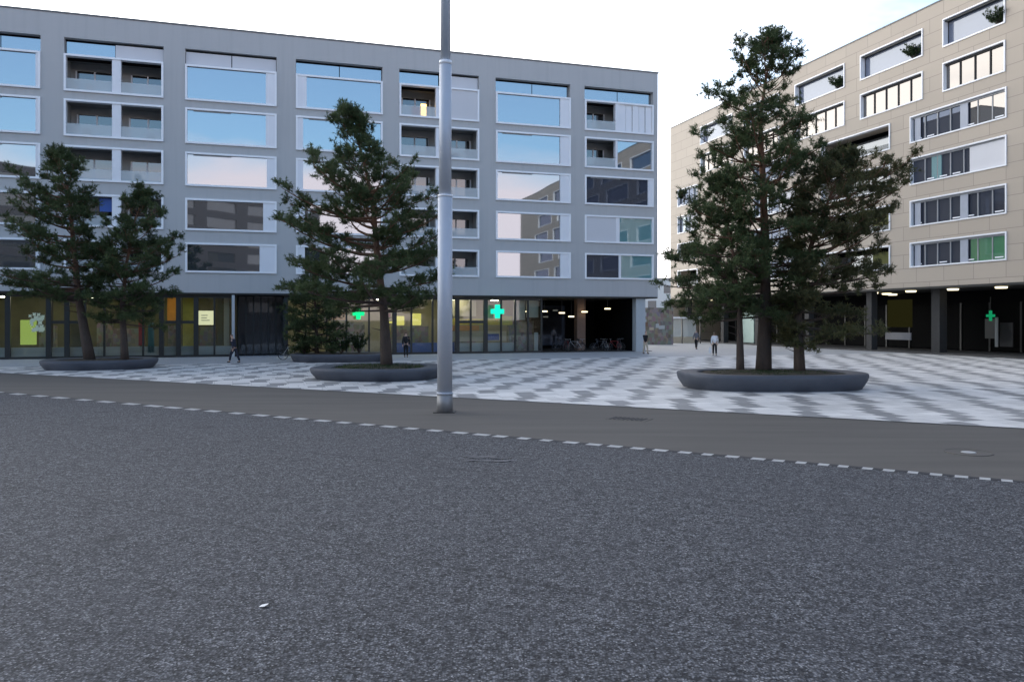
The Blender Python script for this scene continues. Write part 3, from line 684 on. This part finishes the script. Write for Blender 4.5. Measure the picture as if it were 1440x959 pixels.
# dim cross sign in the arcade
k = (1393 - 720) / FPX; y_ = 3.6; ox, oy = RC.x + .9554 * y_, RC.y + .2952 * y_; xx = -(ox - oy * k) / (.2952 + .9554 * k)
pw_ = Matrix.Translation(RC) @ Matrix.Rotation(RA, 4, 'Z') @ Vector((xx, y_, 0))
e = empty('pharmacy_sign', (pw_.x, pw_.y, CAMH + (HZ - 444) / FPX * pw_.y), RA, 'dim green cross sign in the dark arcade of the beige block', 'sign', 'green pharmacy cross signs')
c = MB(); c.box(-.09, .09, -.06, .06, -.38, .38); c.box(-.34, -.091, -.06, .06, -.10, .10); c.box(.091, .34, -.06, .06, -.10, .10); c.build('cross', M['crossd'], e)
MB().box(-.03, .03, -.03, .03, .381, 1.4).build('bracket', M['mull'], e)

# ------------------------------------------------------------------ block behind the camera (seen only as a reflection) and far street
BB = empty('brown_office_block', (-62, -24, 0), math.atan2(-34, 92), 'dark brown office block reflected in the lower windows of the grey block', 'building')
brects = []
for r in range(7):
    for q in range(10): brects.append((4 + q * 9.4, 10.6 + q * 9.4, 4.2 + r * 3.3, 6.2 + r * 3.3, -.3))
bm_ = facade(0, 98, 0, 27.5, [(a, b, c_, d_, -.3) for a, b, c_, d_, _ in brects]); bm_.build('wall', plain('brown_wall', (.075, .068, .070), .7), BB)
bk = MB(); bk.box(0, 98, -12, -.31, 0, 27.4); bk.build('core', M['room'], BB)

far = empty('far_white_building', atY(948, 170), 0, 'far pale building closing the street gap beyond the grey block', 'building')
f_ = MB(); f_.box(-7, 26, 0, 10, 0, 11.2); f_.build('wall', M['farw'], far)
MB().box(-7.15, 26.15, -.15, 10.15, 11.2, 11.5).build('roof', M['roof'], far)
for r in range(3):
    for q in range(9): MB().box(-5.6 + q * 3.4, -3.8 + q * 3.4, -.06, .05, 1.9 + r * 3.2, 3.5 + r * 3.2).build('window', M['farg'], far)
# small glazed shelter in the street gap
sp = atY(966, 88)
sh_ = empty('street_shelter', sp, R(4), 'pale flat roofed shelter in the street gap behind the walking woman', 'shelter')
MB().box(-1.7, 1.7, 0, 1.8, 2.75, 2.95).build('roof', M['white'], sh_)
for x_ in (-1.55, -.5, 1.55): MB().box(x_ - .05, x_ + .05, .1, .2, 0, 2.749).build('post', M['mull'], sh_)
MB().box(-1.5, 1.5, 1.6, 1.64, .7, 2.7).build('pane', M['rail'], sh_); MB().box(-1.5, 1.5, 1.5, 1.59, 0, .69).build('parapet', M['cbeige'], sh_)
hp = atY(925, 84)
hb = empty('board_hoarding', hp, R(-6), 'brown board hoarding with torn posters beside the grey block corner', 'hoarding')
MB().box(-1.9, 1.6, 0, .15, 0, 3.9).build('board', M['torn'], hb)
for k in range(9):
    x_ = rng.uniform(-1.8, 1.1); z_ = rng.uniform(.5, 3.3)
    MB().box(x_, x_ + rng.uniform(.25, .5), -.03 - k * .004, -.003 - k * .003, z_, z_ + rng.uniform(.25, .5)).build('poster_scrap', rng.choice([M['cbeige'], M['brick'], M['fart'], M['colw']]), hb)

# ------------------------------------------------------------------ tall metal pole
pp = gnd(625.5, 579)
pole = empty('light_mast', pp, 0, 'tall grey galvanised mast standing on the road edge', 'mast')
q = pp.y / FPX
def zz(py): return CAMH + (HZ - py) / FPX * pp.y
s_ = MB(); s_.tube([(0, 0, .0), (0, 0, zz(553))], [.228, .224], 28); s_.build('base_sleeve', plain('sleeve_steel', (.30, .30, .30), .55, .4, .15, 5), pole)
MB().tube([(0, 0, zz(553) - .02), (0, 0, zz(553) + .03)], [.238, .238], 28).build('collar', M['steel'], pole)
s_ = MB(); s_.tube([(0, 0, zz(553) + .02), (.01, 0, zz(276))], [.215, .205], 28); s_.build('lower_shaft', M['steel'], pole)
MB().tube([(.01, 0, zz(276) - .03), (.01, 0, zz(276) + .03)], [.213, .213], 28).build('collar', M['white'], pole)
s_ = MB(); s_.tube([(.01, 0, zz(276)), (.02, 0, zz(89))], [.178, .172], 28); s_.build('middle_shaft', M['steel'], pole)
MB().tube([(.02, 0, zz(89) - .05), (.02, 0, zz(89) + .05)], [.180, .180], 28).build('collar', M['white'], pole)
s_ = MB(); s_.tube([(.02, 0, zz(89)), (.03, 0, 17.0)], [.142, .12], 28); s_.build('upper_shaft', M['steel'], pole)
MB().box(-.30, .30, -.30, .30, -.001, .02).build('base_plate', M['iron'], pole)

# ------------------------------------------------------------------ planters
def planter(c, hx, hy, rot, h, label, expn=2.6):
    e = empty('ring_planter', (c.x, c.y, 0), rot, label, 'planter', 'dark concrete ring planters with seat edge')
    prof = [(.90, 0), (.93, .10), (.985, h * .55), (1.0, h * .82), (1.0, h * .93), (.985, h), (.96, h + .012), (.70, h + .0), (.685, h - .02), (.685, h - .25)]
    mb = MB(); n = 72
    for (s, z) in prof:
        for j in range(n):
            t = 2 * math.pi * j / n; ct, st = math.cos(t), math.sin(t)
            x = hx * math.copysign(abs(ct) ** (2 / expn), ct); y = hy * math.copysign(abs(st) ** (2 / expn), st)
            inset = (1 - s) * min(hx, hy); L = math.hypot(x, y); f = (L - inset) / L
            mb.v.append((x * f, y * f, z))
    for k in range(len(prof) - 1):
        for j in range(n): mb.f.append((k * n + j, k * n + (j + 1) % n, (k + 1) * n + (j + 1) % n, (k + 1) * n + j))
    mb.smooth = True
    mb.build('seat_ring', M['planter'], e)
    so = MB(); so.v.append((0, 0, h - .02)); rn = random.Random(int(c.x * 10))
    for (f0, zz_) in ((.35, 0), (.688, -.06)):
        for j in range(n):
            t = 2 * math.pi * j / n; ct, st = math.cos(t), math.sin(t)
            x = hx * math.copysign(abs(ct) ** (2 / expn), ct); y = hy * math.copysign(abs(st) ** (2 / expn), st); inset = (1 - f0) * min(hx, hy); L = math.hypot(x, y); f = (L - inset) / L
            so.v.append((x * f, y * f, h + zz_ + rn.uniform(-.03, .04)))
    for j in range(n):
        so.f.append((0, 1 + j, 1 + (j + 1) % n)); so.f.append((1 + j, 1 + n + j, 1 + n + (j + 1) % n, 1 + (j + 1) % n))
    so.build('soil', M['soil'], e)
    return e
PR = planter(Vector((10.05, 31.0, 0)), 3.55, 2.5, R(3), .58, 'nearest planter, at right, holding three pines on mown grass')
PM = planter(Vector((-6.0, 36.2, 0)), 2.95, 2.9, R(-8), .50, 'planter holding one pine, just left of the metal mast')
PL = planter(Vector((-22.3, 43.2, 0)), 2.85, 2.4, R(20), .48, 'planter at far left holding two pines')
PB = planter(Vector((-10.8, 50.4, 0)), 3.1, 2.0, R(5), .48, 'rear planter with low shrubs near the dark shop entrance')
# grass and low growth in the planters
def tufts(name, c, hx, hy, rot, z, n, hgt, mat, label, seed):
    rn = np.random.RandomState(seed); a = rn.uniform(0, 2 * np.pi, n); r_ = np.sqrt(rn.uniform(0, 1, n))
    px = r_ * np.cos(a) * hx; py = r_ * np.sin(a) * hy
    X = c.x + px * math.cos(rot) - py * math.sin(rot); Y = c.y + px * math.sin(rot) + py * math.cos(rot)
    th = rn.uniform(0, np.pi, n); hh = hgt * rn.uniform(.4, 1.2, n); w_ = .02
    tip = np.stack([X + rn.normal(0, .05, n), Y + rn.normal(0, .05, n), z + hh], 1)
    v = np.stack([np.stack([X - np.cos(th) * w_, Y - np.sin(th) * w_, np.full(n, z)], 1), np.stack([X + np.cos(th) * w_, Y + np.sin(th) * w_, np.full(n, z)], 1), tip], 1).reshape(-1, 3)
    o = tri_mesh(name, v, mat); tag(o, label, 'grass', None, 'stuff'); return o
def tri_mesh(name, v, mat, parent=None):
    n = len(v) // 3; me = bpy.data.meshes.new(name); me.vertices.add(len(v)); me.vertices.foreach_set('co', np.ascontiguousarray(v, np.float32).ravel())
    me.loops.add(n * 3); me.loops.foreach_set('vertex_index', np.arange(n * 3, dtype=np.int32)); me.polygons.add(n)
    me.polygons.foreach_set('loop_start', np.arange(0, n * 3, 3, dtype=np.int32)); me.polygons.foreach_set('loop_total', np.full(n, 3, np.int32))
    me.update(calc_edges=True); me.materials.append(mat); o = bpy.data.objects.new(name, me); COL.objects.link(o)
    if parent is not None: o.parent = parent
    return o
tufts('grass', Vector((10.05, 31.1, 0)), 2.3, 1.5, R(3), .50, 5000, .12, M['leaves'], 'short green grass round the three pine trunks', 3)
tufts('ground_cover', Vector((-6.0, 36.2, 0)), 2.0, 1.9, R(-8), .42, 2500, .16, M['leaves'], 'sparse low growth on the soil of the middle planter', 4)

# ------------------------------------------------------------------ pines
def needles(P, D, n, length, width, seed):
    rn = np.random.RandomState(seed); k = len(P)
    P = np.repeat(P, n, 0); D = np.repeat(D, n, 0)
    r_ = rn.normal(0, 1, (k * n, 3)); r_ /= np.linalg.norm(r_, axis=1)[:, None] + 1e-9
    d = D * .35 + r_ * .95; d[:, 2] += .10; d /= np.linalg.norm(d, axis=1)[:, None] + 1e-9
    s = np.cross(d, rn.normal(0, 1, (k * n, 3))); s /= np.linalg.norm(s, axis=1)[:, None] + 1e-9
    L = length * rn.uniform(.6, 1.15, (k * n, 1)); P = P + D * rn.uniform(-.06, .06, (k * n, 1))
    return np.stack([P + s * width * .5, P - s * width * .5, P + d * L], 1).reshape(-1, 3)
def lerp_table(tab, z, col):
    if z <= tab[0][0]: return tab[0][col]
    for a, b in zip(tab, tab[1:]):
        if z <= b[0]: return a[col] + (b[col] - a[col]) * (z - a[0]) / (b[0] - a[0])
    return tab[-1][col]
def pine(base, path, env, r0, label, seed, whorl=.42, per=5, mat='needles', dens=1.0, group='pines in the planters', dead=2, name='pine_tree'):
    """path: (photo column, row) points of the trunk; env: (row, left column, right column) of the crown"""
    rn = random.Random(seed); Y = base.y; s = Y / FPX
    def X(px): return (px - 720) * s
    def Z(py): return CAMH + (HZ - py) * s
    root = empty(name, base, rn.uniform(0, 0), label, 'tree', group)
    tp = [Vector((0, 0, 0))] + [Vector((X(a) - base.x, rn.uniform(-.12, .12), Z(b) - base.z - (.30 if (a, b) == path[-1] else 0))) for a, b in path]
    ptab = [(p.z, p.x, p.y) for p in tp]
    top = tp[-1].z
    E = sorted([(Z(y) - base.z, X(l) - base.x, X(r_) - base.x) for (y, l, r_) in env])
    tr = MB(); rad = [r0 * max(.06, (1 - p.z / (top * 1.03)) ** .85) for p in tp]; rad[0] = r0 * 1.25
    # refine the trunk
    fine = []; fr_ = []
    for i in range(len(tp) - 1):
        for k in range(5):
            t = k / 5; fine.append(tp[i].lerp(tp[i + 1], t)); fr_.append(rad[i] + (rad[i + 1] - rad[i]) * t)
    fine.append(tp[-1]); fr_.append(rad[-1]); tr.tube(fine, fr_, 12)
    TP, TD = [], []
    z = E[0][0] - .1
    gold = rn.uniform(0, 6.28)
    while z < top - .1:
        n = per
        for q in range(n):
            gold += 2.39996 + rn.uniform(-.3, .3); a = gold
            zs = z + rn.uniform(-.2, .2)
            if zs >= top: continue
            o = Vector((lerp_table(ptab, zs, 1), lerp_table(ptab, zs, 2), zs))
            frac = (zs - E[0][0]) / (top - E[0][0] + 1e-6); rise = (.05 + .75 * max(frac, 0)) + rn.uniform(-.1, .4) + (.5 if frac > .78 else 0)
            # length: where the limb meets the crown outline at its tip height
            ze = min(zs + rise * .5, top); ca, sa = math.cos(a), math.sin(a)
            lft = max(.25, o.x - lerp_table(E, ze, 1)); rgt = max(.25, lerp_table(E, ze, 2) - o.x); md = (lft + rgt) / 2
            L = abs(ca) * (rgt if ca > 0 else lft) + (1 - abs(ca)) * md * .95
            ze = min(zs + max(0, rise * L * .62 - .06 * L), top)
            lft = max(.25, o.x - lerp_table(E, ze, 1)); rgt = max(.25, lerp_table(E, ze, 2) - o.x); md = (lft + rgt) / 2
            L = min(L * 1.1, abs(ca) * (rgt if ca > 0 else lft) + (1 - abs(ca)) * md * .95)
            L = min(L, max(.3, (top - zs - .05) / max(.3, .77 * rise)))
            L *= rn.choice([rn.uniform(.38, .7), rn.uniform(.7, 1.02), rn.uniform(.86, 1.06)])
            segs = 5; pts = []; 
            droop = rn.uniform(-.08, .05) - .10 * (1 - max(frac, 0)); wob = rn.uniform(-.25, .25)
            for k in range(segs + 1):
                t = k / segs; aa = a + wob * t
                hz_ = L * t
                pts.append(o + Vector((math.cos(aa) * hz_, math.sin(aa) * hz_, rise * L * .55 * t * t + droop * L * t + rise * .22 * L * t)))
            lr = max(.014, .030 * L ** .8 * (.6 + .4 * (1 - frac))); tr.tube(pts, [lr * (1 - .8 * k / segs) for k in range(segs + 1)], 5, False)
            # side branches, each ending in a clump of needle tufts
            npad = max(2, int(L * 2.1 * dens))
            for k in range(npad):
                t = min(.999, .34 + .66 * (k + rn.random()) / npad); i = int(t * segs); ff = t * segs - i
                b = pts[i].lerp(pts[i + 1], ff); dl = (pts[i + 1] - pts[i]).normalized()
                side = dl.cross(Vector((0, 0, 1))); side = side.normalized() if side.length > .1 else Vector((1, 0, 0))
                sg = 1 if k % 2 else -1
                sdir = (dl * rn.uniform(.5, 1.0) + side * sg * rn.uniform(.3, 1.0) + Vector((0, 0, rn.uniform(.0, .6)))).normalized()
                sl = rn.uniform(.2, .8) * (1.15 - .6 * t) * min(1.3, .45 + L * .28)
                c_ = b + sdir * sl; tr.tube([b, c_], [.014, .008], 3, False)
                for m_ in range(rn.randint(10, 15)):
                    td = (sdir * .7 + Vector((rn.gauss(0, .7), rn.gauss(0, .7), rn.gauss(.3, .5)))).normalized(); tl = rn.uniform(.10, .46)
                    q0 = c_ - sdir * sl * rn.uniform(0, .45); e_p = q0 + td * tl
                    if m_ % 2: tr.tube([q0, e_p], [.007, .004], 3, False)
                    TP.append(e_p); TD.append(td)
                    if tl > .22: TP.append(q0 + td * tl * .55); TD.append(td)
            for k in range(4):
                td = (dl + Vector((rn.gauss(0, .4), rn.gauss(0, .4), rn.gauss(.3, .3)))).normalized(); TP.append(pts[-1] + td * rn.uniform(.05, .3)); TD.append(td)
        z += whorl * 1.04 * rn.uniform(.75, 1.25)
    for k in range(6): TP.append(tp[-1] + Vector((0, 0, -.15 * k))); TD.append(Vector((0, 0, 1)))
    # bare lower stubs
    for k in range(dead):
        zs = E[0][0] * rn.uniform(.55, .95); a = rn.uniform(0, 6.28); o = Vector((lerp_table(ptab, zs, 1), lerp_table(ptab, zs, 2), zs)); L = rn.uniform(.4, 1.1)
        tr.tube([o, o + Vector((math.cos(a) * L, math.sin(a) * L, .15))], [.03, .008], 4, False)
    tr.build('trunk', M['bark'], root)
    v = needles(np.array([tuple(p) for p in TP]), np.array([tuple(p) for p in TD]), 12, .17, .031, seed + 1)
    tri_mesh('crown', v, M[mat], root)
    return root
pine(Vector((10.26, 32.5, .45)), [(1077, 420), (1076, 330), (1072, 240), (1068, 170), (1078, 110), (1088, 50)],
     [(440, 985, 1120), (400, 955, 1150), (350, 948, 1150), (300, 958, 1150), (250, 968, 1165), (200, 957, 1160), (175, 1012, 1140), (150, 1002, 1128), (115, 986, 1122), (80, 984, 1122), (60, 992, 1120), (48, 1060, 1116), (38, 1078, 1102)],
     .27, 'tallest pine of the right planter, with thick middle trunk and open top', 21, per=5, dens=1.1)
pine(Vector((11.45, 31.7, .45)), [(1122, 430), (1140, 350), (1165, 280), (1195, 208)],
     [(475, 1130, 1228), (440, 1100, 1245), (400, 1100, 1238), (350, 1105, 1242), (300, 1110, 1250), (260, 1120, 1277), (235, 1140, 1276), (205, 1185, 1215)],
     .19, 'brownish spreading pine on the right of the nearest planter', 33, per=6, mat='needles2', dens=1.15)
pine(Vector((9.2, 32.1, .45)), [(1040, 430), (1032, 370), (1020, 300), (1015, 250)],
     [(440, 925, 1050), (415, 932, 1055), (370, 938, 1060), (330, 955, 1058), (290, 968, 1050), (250, 1000, 1030)],
     .14, 'thin small pine on the left of the nearest planter', 45, per=5, dens=1.0)
pine(Vector((-5.85, 37.2, .42)), [(540, 440), (531, 360), (525, 290), (512, 230), (498, 180), (487, 150)],
     [(430, 400, 640), (400, 392, 645), (360, 388, 620), (320, 386, 612), (285, 390, 612), (255, 388, 605), (240, 420, 590), (225, 448, 545), (205, 466, 540), (180, 465, 520), (155, 472, 504), (138, 480, 492)],
     .24, 'lone pine of the middle planter, in front of the pharmacy', 57, per=6, dens=1.1)
pine(Vector((-22.9, 43.2, .42)), [(112, 420), (104, 340), (97, 270), (78, 210)],
     [(420, 10, 150), (400, -5, 160), (360, 5, 150), (320, 20, 130), (280, 24, 118), (250, 26, 122), (225, 28, 100), (208, 60, 90)],
     .24, 'taller pine of the far left planter, cut by the photo edge', 69, per=6, dens=1.1)
pine(Vector((-20.9, 43.0, .42)), [(172, 430), (178, 370), (190, 310), (203, 266)],
     [(450, 125, 225), (420, 125, 245), (390, 130, 256), (350, 138, 256), (320, 150, 232), (290, 165, 230), (266, 198, 210)],
     .17, 'shorter pine on the right of the far left planter', 81, per=6, dens=1.1)
pine(Vector((-12.4, 50.6, .42)), [(444, 440), (442, 400), (440, 372)],
     [(488, 405, 480), (460, 396, 488), (430, 396, 482), (400, 408, 474), (372, 434, 448)],
     .12, 'small dark pine of the rear planter near the shop entrance', 93, per=6, dens=1.2)

def shrub(p, h, r_, label, seed, grp='low shrubs of the rear planter', stems=16):
    rn = random.Random(seed); e = empty('shrub', p, 0, label, 'shrub', grp)
    st = MB(); P, D = [], []
    for k in range(stems):
        a = rn.uniform(0, 6.28); rr_ = r_ * rn.uniform(.2, 1); q = Vector((math.cos(a) * rr_, math.sin(a) * rr_, h * rn.uniform(.55, 1)))
        st.tube([(0, 0, 0), q * .5 + Vector((0, 0, .1)), q], [.015, .010, .005], 4, False)
        for m_ in range(16):
            t = rn.uniform(.4, 1.05); P.append(q * t + Vector((rn.gauss(0, .06), rn.gauss(0, .06), rn.gauss(0, .05)))); D.append(q.normalized())
    st.build('stem', M['bark'], e)
    tri_mesh('foliage', needles(np.array([tuple(p_) for p_ in P]), np.array([tuple(p_) for p_ in D]), 6, .13, .06, seed), M['leaves'], e); return e
for k, (px, lab) in enumerate(((428, 'leftmost low shrub of the rear planter'), (480, 'low shrub of the rear planter under the lit green cross'), (505, 'rightmost low shrub of the rear planter beside the middle pine'))):
    p = atY(px, 50.3 + .3 * k, .42); shrub(p, 1.3 - .2 * (k % 2), .75, lab, 200 + k)
for k, (a, b, lab) in enumerate(((1390, 1413, 'dark leafy mass standing for a reflection in the rightmost top window'), (1268, 1296, 'dark leafy mass standing for a reflection in the middle top window of the beige block'), (1166, 1187, 'dark leafy mass standing for a reflection in the top window beside the tallest pine'))):
    p = Matrix.Translation(RC) @ Matrix.Rotation(RA, 4, 'Z') @ Vector(((rx(a) + rx(b)) / 2, .16, rz[0][0] + .11))  # leaves added in place of dark reflections in the top panes
    shrub(p, 1.15, 1.0, lab, 300 + k, 'leafy masses standing for reflections in the top windows', 34)

# ------------------------------------------------------------------ people
def skinned(name, pts, edges, radii, mat, parent, root=0, sub=1):
    me = bpy.data.meshes.new(name); me.from_pydata([tuple(p) for p in pts], edges, []); o = bpy.data.objects.new(name, me); COL.objects.link(o)
    sm = o.modifiers.new('skin', 'SKIN'); sm.use_smooth_shade = True
    for i, r_ in enumerate(radii):
        sv = me.skin_vertices[0].data[i]; sv.radius = (r_, r_) if not isinstance(r_, tuple) else r_; sv.use_root = (i == root)
    ss = o.modifiers.new('sub', 'SUBSURF'); ss.levels = sub; ss.render_levels = sub
    dg = bpy.context.evaluated_depsgraph_get(); m2 = bpy.data.meshes.new_from_object(o.evaluated_get(dg)); bpy.data.objects.remove(o)
    m2.materials.clear(); m2.materials.append(mat); m2.name = name
    for p in m2.polygons: p.use_smooth = True
    q = bpy.data.objects.new(name, m2); COL.objects.link(q); q.parent = parent; return q
def person(loc, face, label, top, legs, hairm, stride=.28, lean=0.0, bend=0.0, long_hair=False, arm=.25):
    """face: heading in plan (radians, 0 = +x); stands or strides on both feet"""
    e = empty('person', loc, face, label, 'person')
    V = Vector; hz = .93 - abs(stride) * .12; pel = V((0, 0, hz))
    ch = pel + V((.04 + lean * .5, 0, .42)); nk = pel + V((.05 + lean * .8, 0, .58)); hd = nk + V((.03 + lean * .25, 0, .13)); tp = hd + V((.0, 0, .12))
    J = [pel, pel + V((.02 + lean * .2, 0, .2)), ch, nk, hd, tp]
    Ed = [(0, 1), (1, 2), (2, 3), (3, 4), (4, 5)]; Ra = [.135, .12, .145, .055, .088, .075]
    legj = []; armj = []
    for s, sw in ((1, 1), (-1, -1)):
        hip = pel + V((0, .085 * s, -.05)); ft = stride * sw
        kn = V((ft * .55 + .06, .09 * s, .49)); an = V((ft, .09 * s, .08)); toe = V((ft + .16, .10 * s, .04))
        i = len(J); J += [hip, kn, an, toe]; Ed += [(0, i), (i, i + 1), (i + 1, i + 2), (i + 2, i + 3)]; Ra += [.09, .062, .042, .035]; legj.append((hip, kn, an, toe))
        sh_ = ch + V((0, .17 * s, .05)); el_ = sh_ + V((-arm * .5 * sw - .03, .06 * s, -.28)); wr = el_ + V((.08 - arm * .4 * sw + bend, .0, -.23 + bend * .4)); hn = wr + V((.02, 0, -.09))
        i = len(J); J += [sh_, el_, wr, hn]; Ed += [(2, i), (i, i + 1), (i + 1, i + 2), (i + 2, i + 3)]; Ra += [.062, .045, .030, .034]; armj.append((sh_, el_, wr, hn))
        hi = len(J) - 1
        for f_ in range(4):
            J += [hn + V((.035 - .022 * f_, .004 * s, -.05)), hn + V((.040 - .022 * f_, -.006 * s, -.085 + .008 * abs(f_ - 1)))]
            k = len(J) - 2; Ed += [(hi, k), (k, k + 1)]; Ra += [.010, .008]
        J += [hn + V((.05, -.01 * s, .0)), hn + V((.062, -.015 * s, -.035))]; k = len(J) - 2; Ed += [(hi, k), (k, k + 1)]; Ra += [.011, .009]
    J += [hd + V((.085, 0, .01))]; Ed += [(4, len(J) - 1)]; Ra += [.018]      # nose
    skinned('body', J, Ed, Ra, M['skin'], e)
    # trousers
    T = [pel + V((0, 0, .06)), pel]; TE = [(0, 1)]; TR = [.135, .150]
    for (hip, kn, an, toe) in legj:
        i = len(T); T += [hip, kn, an + V((0, 0, .03))]; TE += [(1, i), (i, i + 1), (i + 1, i + 2)]; TR += [.106, .080, .064]
    skinned('trousers', T, TE, TR, legs, e)
    T = [pel + V((0, 0, -.04)), pel + V((.02 + lean * .2, 0, .2)), ch, nk + V((0, 0, -.04))]; TE = [(0, 1), (1, 2), (2, 3)]; TR = [.158, .150, .172, .075]
    for (sh_, el_, wr, hn) in armj:
        i = len(T); T += [sh_, el_, wr]; TE += [(2, i), (i, i + 1), (i + 1, i + 2)]; TR += [.080, .062, .046]
    skinned('jacket', T, TE, TR, top, e)
    for (hip, kn, an, toe) in legj: skinned('shoe', [an + V((-.04, 0, -.03)), toe + V((.03, 0, 0))], [(0, 1)], [.050, .042], M['shoe'], e)
    hp = [hd + V((-.035, 0, .02)), hd + V((-.02, 0, .10))]; hr = [.088, .090]
    if long_hair: hp.insert(0, hd + V((-.07, 0, -.14))); hr.insert(0, .06)
    skinned('hair', hp, [(i, i + 1) for i in range(len(hp) - 1)], hr, hairm, e)
    return e, armj
p1, am = person(gnd(1005, 500), R(80), 'woman in white jacket and dark trousers walking away carrying a white bag', M['cwhite'], M['cblack'], M['hairl'], .22, long_hair=True)
hw = Matrix.Translation(p1.location) @ Matrix.Rotation(p1.rotation_euler.z, 4, 'Z')
hand = hw @ am[0][3]
bg = empty('shopping_bag', (hand.x - .12, hand.y, hand.z - .60), R(80), 'white shopping bag in the hand of the walking woman', 'bag')
b_ = MB(); b_.v = [(-.20, -.08, 0), (.20, -.08, 0), (.20, .08, 0), (-.20, .08, 0), (-.23, -.10, .22), (.23, -.10, .22), (.23, .10, .22), (-.23, .10, .22), (-.17, -.05, .42), (.17, -.05, .42), (.17, .05, .42), (-.17, .05, .42)]
b_.f = [(0, 3, 2, 1), (0, 1, 5, 4), (1, 2, 6, 5), (2, 3, 7, 6), (3, 0, 4, 7), (4, 5, 9, 8), (5, 6, 10, 9), (6, 7, 11, 10), (7, 4, 8, 11)]
b_.build('sack', M['cwhite'], bg, .02)
MB().tube([(-.12, 0, .42), (-.05, 0, .58), (.05, 0, .58), (.12, 0, .42)], .010, 6).build('handle', M['cwhite'], bg)
person(gnd(330, 510), R(160), 'person in dark clothes leaning forward, walking past the shop windows', M['cnavy'], M['cnavy'], M['hair'], .30, .14)
person(gnd(124, 506), R(200), 'person in red jacket walking behind the far left planter', M['cred'], M['cblack'], M['hair'], .2)
person(gnd(571, 502.5), R(100), 'person in black standing at the pharmacy window', M['cblack'], M['cblack'], M['hair'], .08)
person(gnd(979, 491), R(60), 'person in grey top and dark trousers in the street gap', M['cgrey'], M['cblack'], M['hair'], .2)
person(gnd(907.5, 497.5), R(-60), 'person in black jacket and beige trousers by the grey block corner', M['cblack'], M['cbeige'], M['hairl'], .15)

# ------------------------------------------------------------------ bicycles
def make_bike(paint, label):
    e = empty('bicycle', (0, 0, 0), 0, label, 'bicycle', 'bicycles parked under the grey block')
    f = MB(); bb = (-.05, 0, .30); hd_ = (.42, 0, .82); st = (-.20, 0, .80); ra = (-.52, 0, .34); fa = (.55, 0, .34)
    for a, b in ((bb, hd_), (bb, st), (st, hd_), (ra, bb), (ra, st), (hd_, fa)): f.tube([a, b], .018, 6)
    f.build('frame', paint, e)
    for c in (ra, fa):
        wv = MB().torus(c, .33, .020, 'y', 28, 6).build('wheel', M['black'], e)
        sp = MB()
        for k in range(12):
            a = k * math.pi / 6; sp.tube([c, (c[0] + .33 * math.cos(a), 0, c[2] + .33 * math.sin(a))], .004, 3, False)
        sp.build('spokes', M['bikes'], wv)
    h = MB(); h.tube([hd_, (.40, 0, .98), (.44, -.26, 1.0)], .013, 6); h.tube([(.40, 0, .98), (.44, .26, 1.0)], .013, 6); h.build('handlebar', M['bikes'], e)
    s = MB(); s.tube([st, (-.23, 0, .92)], .013, 6); s.build('seat_post', M['bikes'], e)
    s = MB(); s.tube([(-.36, 0, .945), (-.28, 0, .95), (-.08, 0, .94)], [.07, .085, .025], 8); s.build('saddle', M['black'], e)
    MB().tube([(-.05, -.14, .22), (-.05, 0, .30), (-.05, .14, .38)], .012, 6).build('pedals', M['black'], e)
    return e
Lw = Matrix.Translation(LC) @ Matrix.Rotation(FA, 4, 'Z')
bk_specs = [(797, 1.2, 20, 'bikep', 'leftmost dark bicycle under the grey block'), (806, 1.6, -70, 'biker', 'red bicycle parked second from left under the grey block'), (816, 1.1, 160, 'bikes', 'silver bicycle parked left of the brown column'),
            (826, 1.7, -60, 'bikep', 'dark bicycle leaning close to the brown column, left side'), (852, 1.3, 15, 'bikep', 'dark bicycle parked just right of the brown column'), (863, 1.7, 110, 'bikes', 'silver bicycle parked right of the brown column'),
            (874, 1.2, 190, 'biker', 'red bicycle parked near the pale corner column'), (884, 1.8, 70, 'bikep', 'rightmost dark bicycle beside the pale corner column')]
protos = {}
for (px, y, a, pm, lab) in bk_specs:
    if pm not in protos: b = protos[pm] = make_bike(M[pm], lab)
    else: b = copy_tree(protos[pm]); b['label'] = lab
    p = Lw @ Vector((lx(px), y, .032)); b.location = p; b.rotation_euler = (0, 0, R(a))
b = copy_tree(protos['bikes']); b['label'] = 'silver bicycle parked at the end of the rear planter, by the dark entrance'; p = atY(409, 52.4, 0); b.location = p; b.rotation_euler = (0, 0, R(35))

# ------------------------------------------------------------------ small things on the ground
p = gnd(370, 852, .004); e = MB(); e.poly([(p.x - .035, p.y - .02, .006), (p.x + .02, p.y - .03, .012), (p.x + .04, p.y + .03, .02), (p.x - .02, p.y + .035, .008)]); e.poly([(p.x + .02, p.y - .03, .012), (p.x + .05, p.y - .01, .028), (p.x + .04, p.y + .03, .02)])
tag(e.build('paper_scrap', M['paper']), 'small crumpled white paper scrap on the coarse asphalt', 'litter')
p = gnd(885, 589, 0); mh = empty('drain_cover', (p.x, p.y, 0), R(-28), 'dark iron drain cover set in the road right of the mast', 'drain cover')
MB().box(-.55, .55, -.32, .32, -.03, .003).build('frame', M['smooth'], mh)
g = MB(); [g.box(-.48 + k * .12, -.42 + k * .12, -.25, .25, .0041, .012) for k in range(8)]; g.build('grate', M['darkstone'], mh)
p = gnd(1362, 636, 0); mh = empty('manhole_cover', (p.x, p.y, 0), 0, 'round manhole cover with pale centre in the road at far right', 'manhole cover')
MB().tube([(0, 0, -.02), (0, 0, .003)], .42, 32).build('cover', M['smooth'], mh); MB().torus((0, 0, .000), .42, .010, 'z', 36, 6).build('rim', M['smooth'], mh); MB().tube([(0, 0, .0035), (0, 0, .012)], [.14, .12], 20).build('centre_plate', M['paint'], mh)
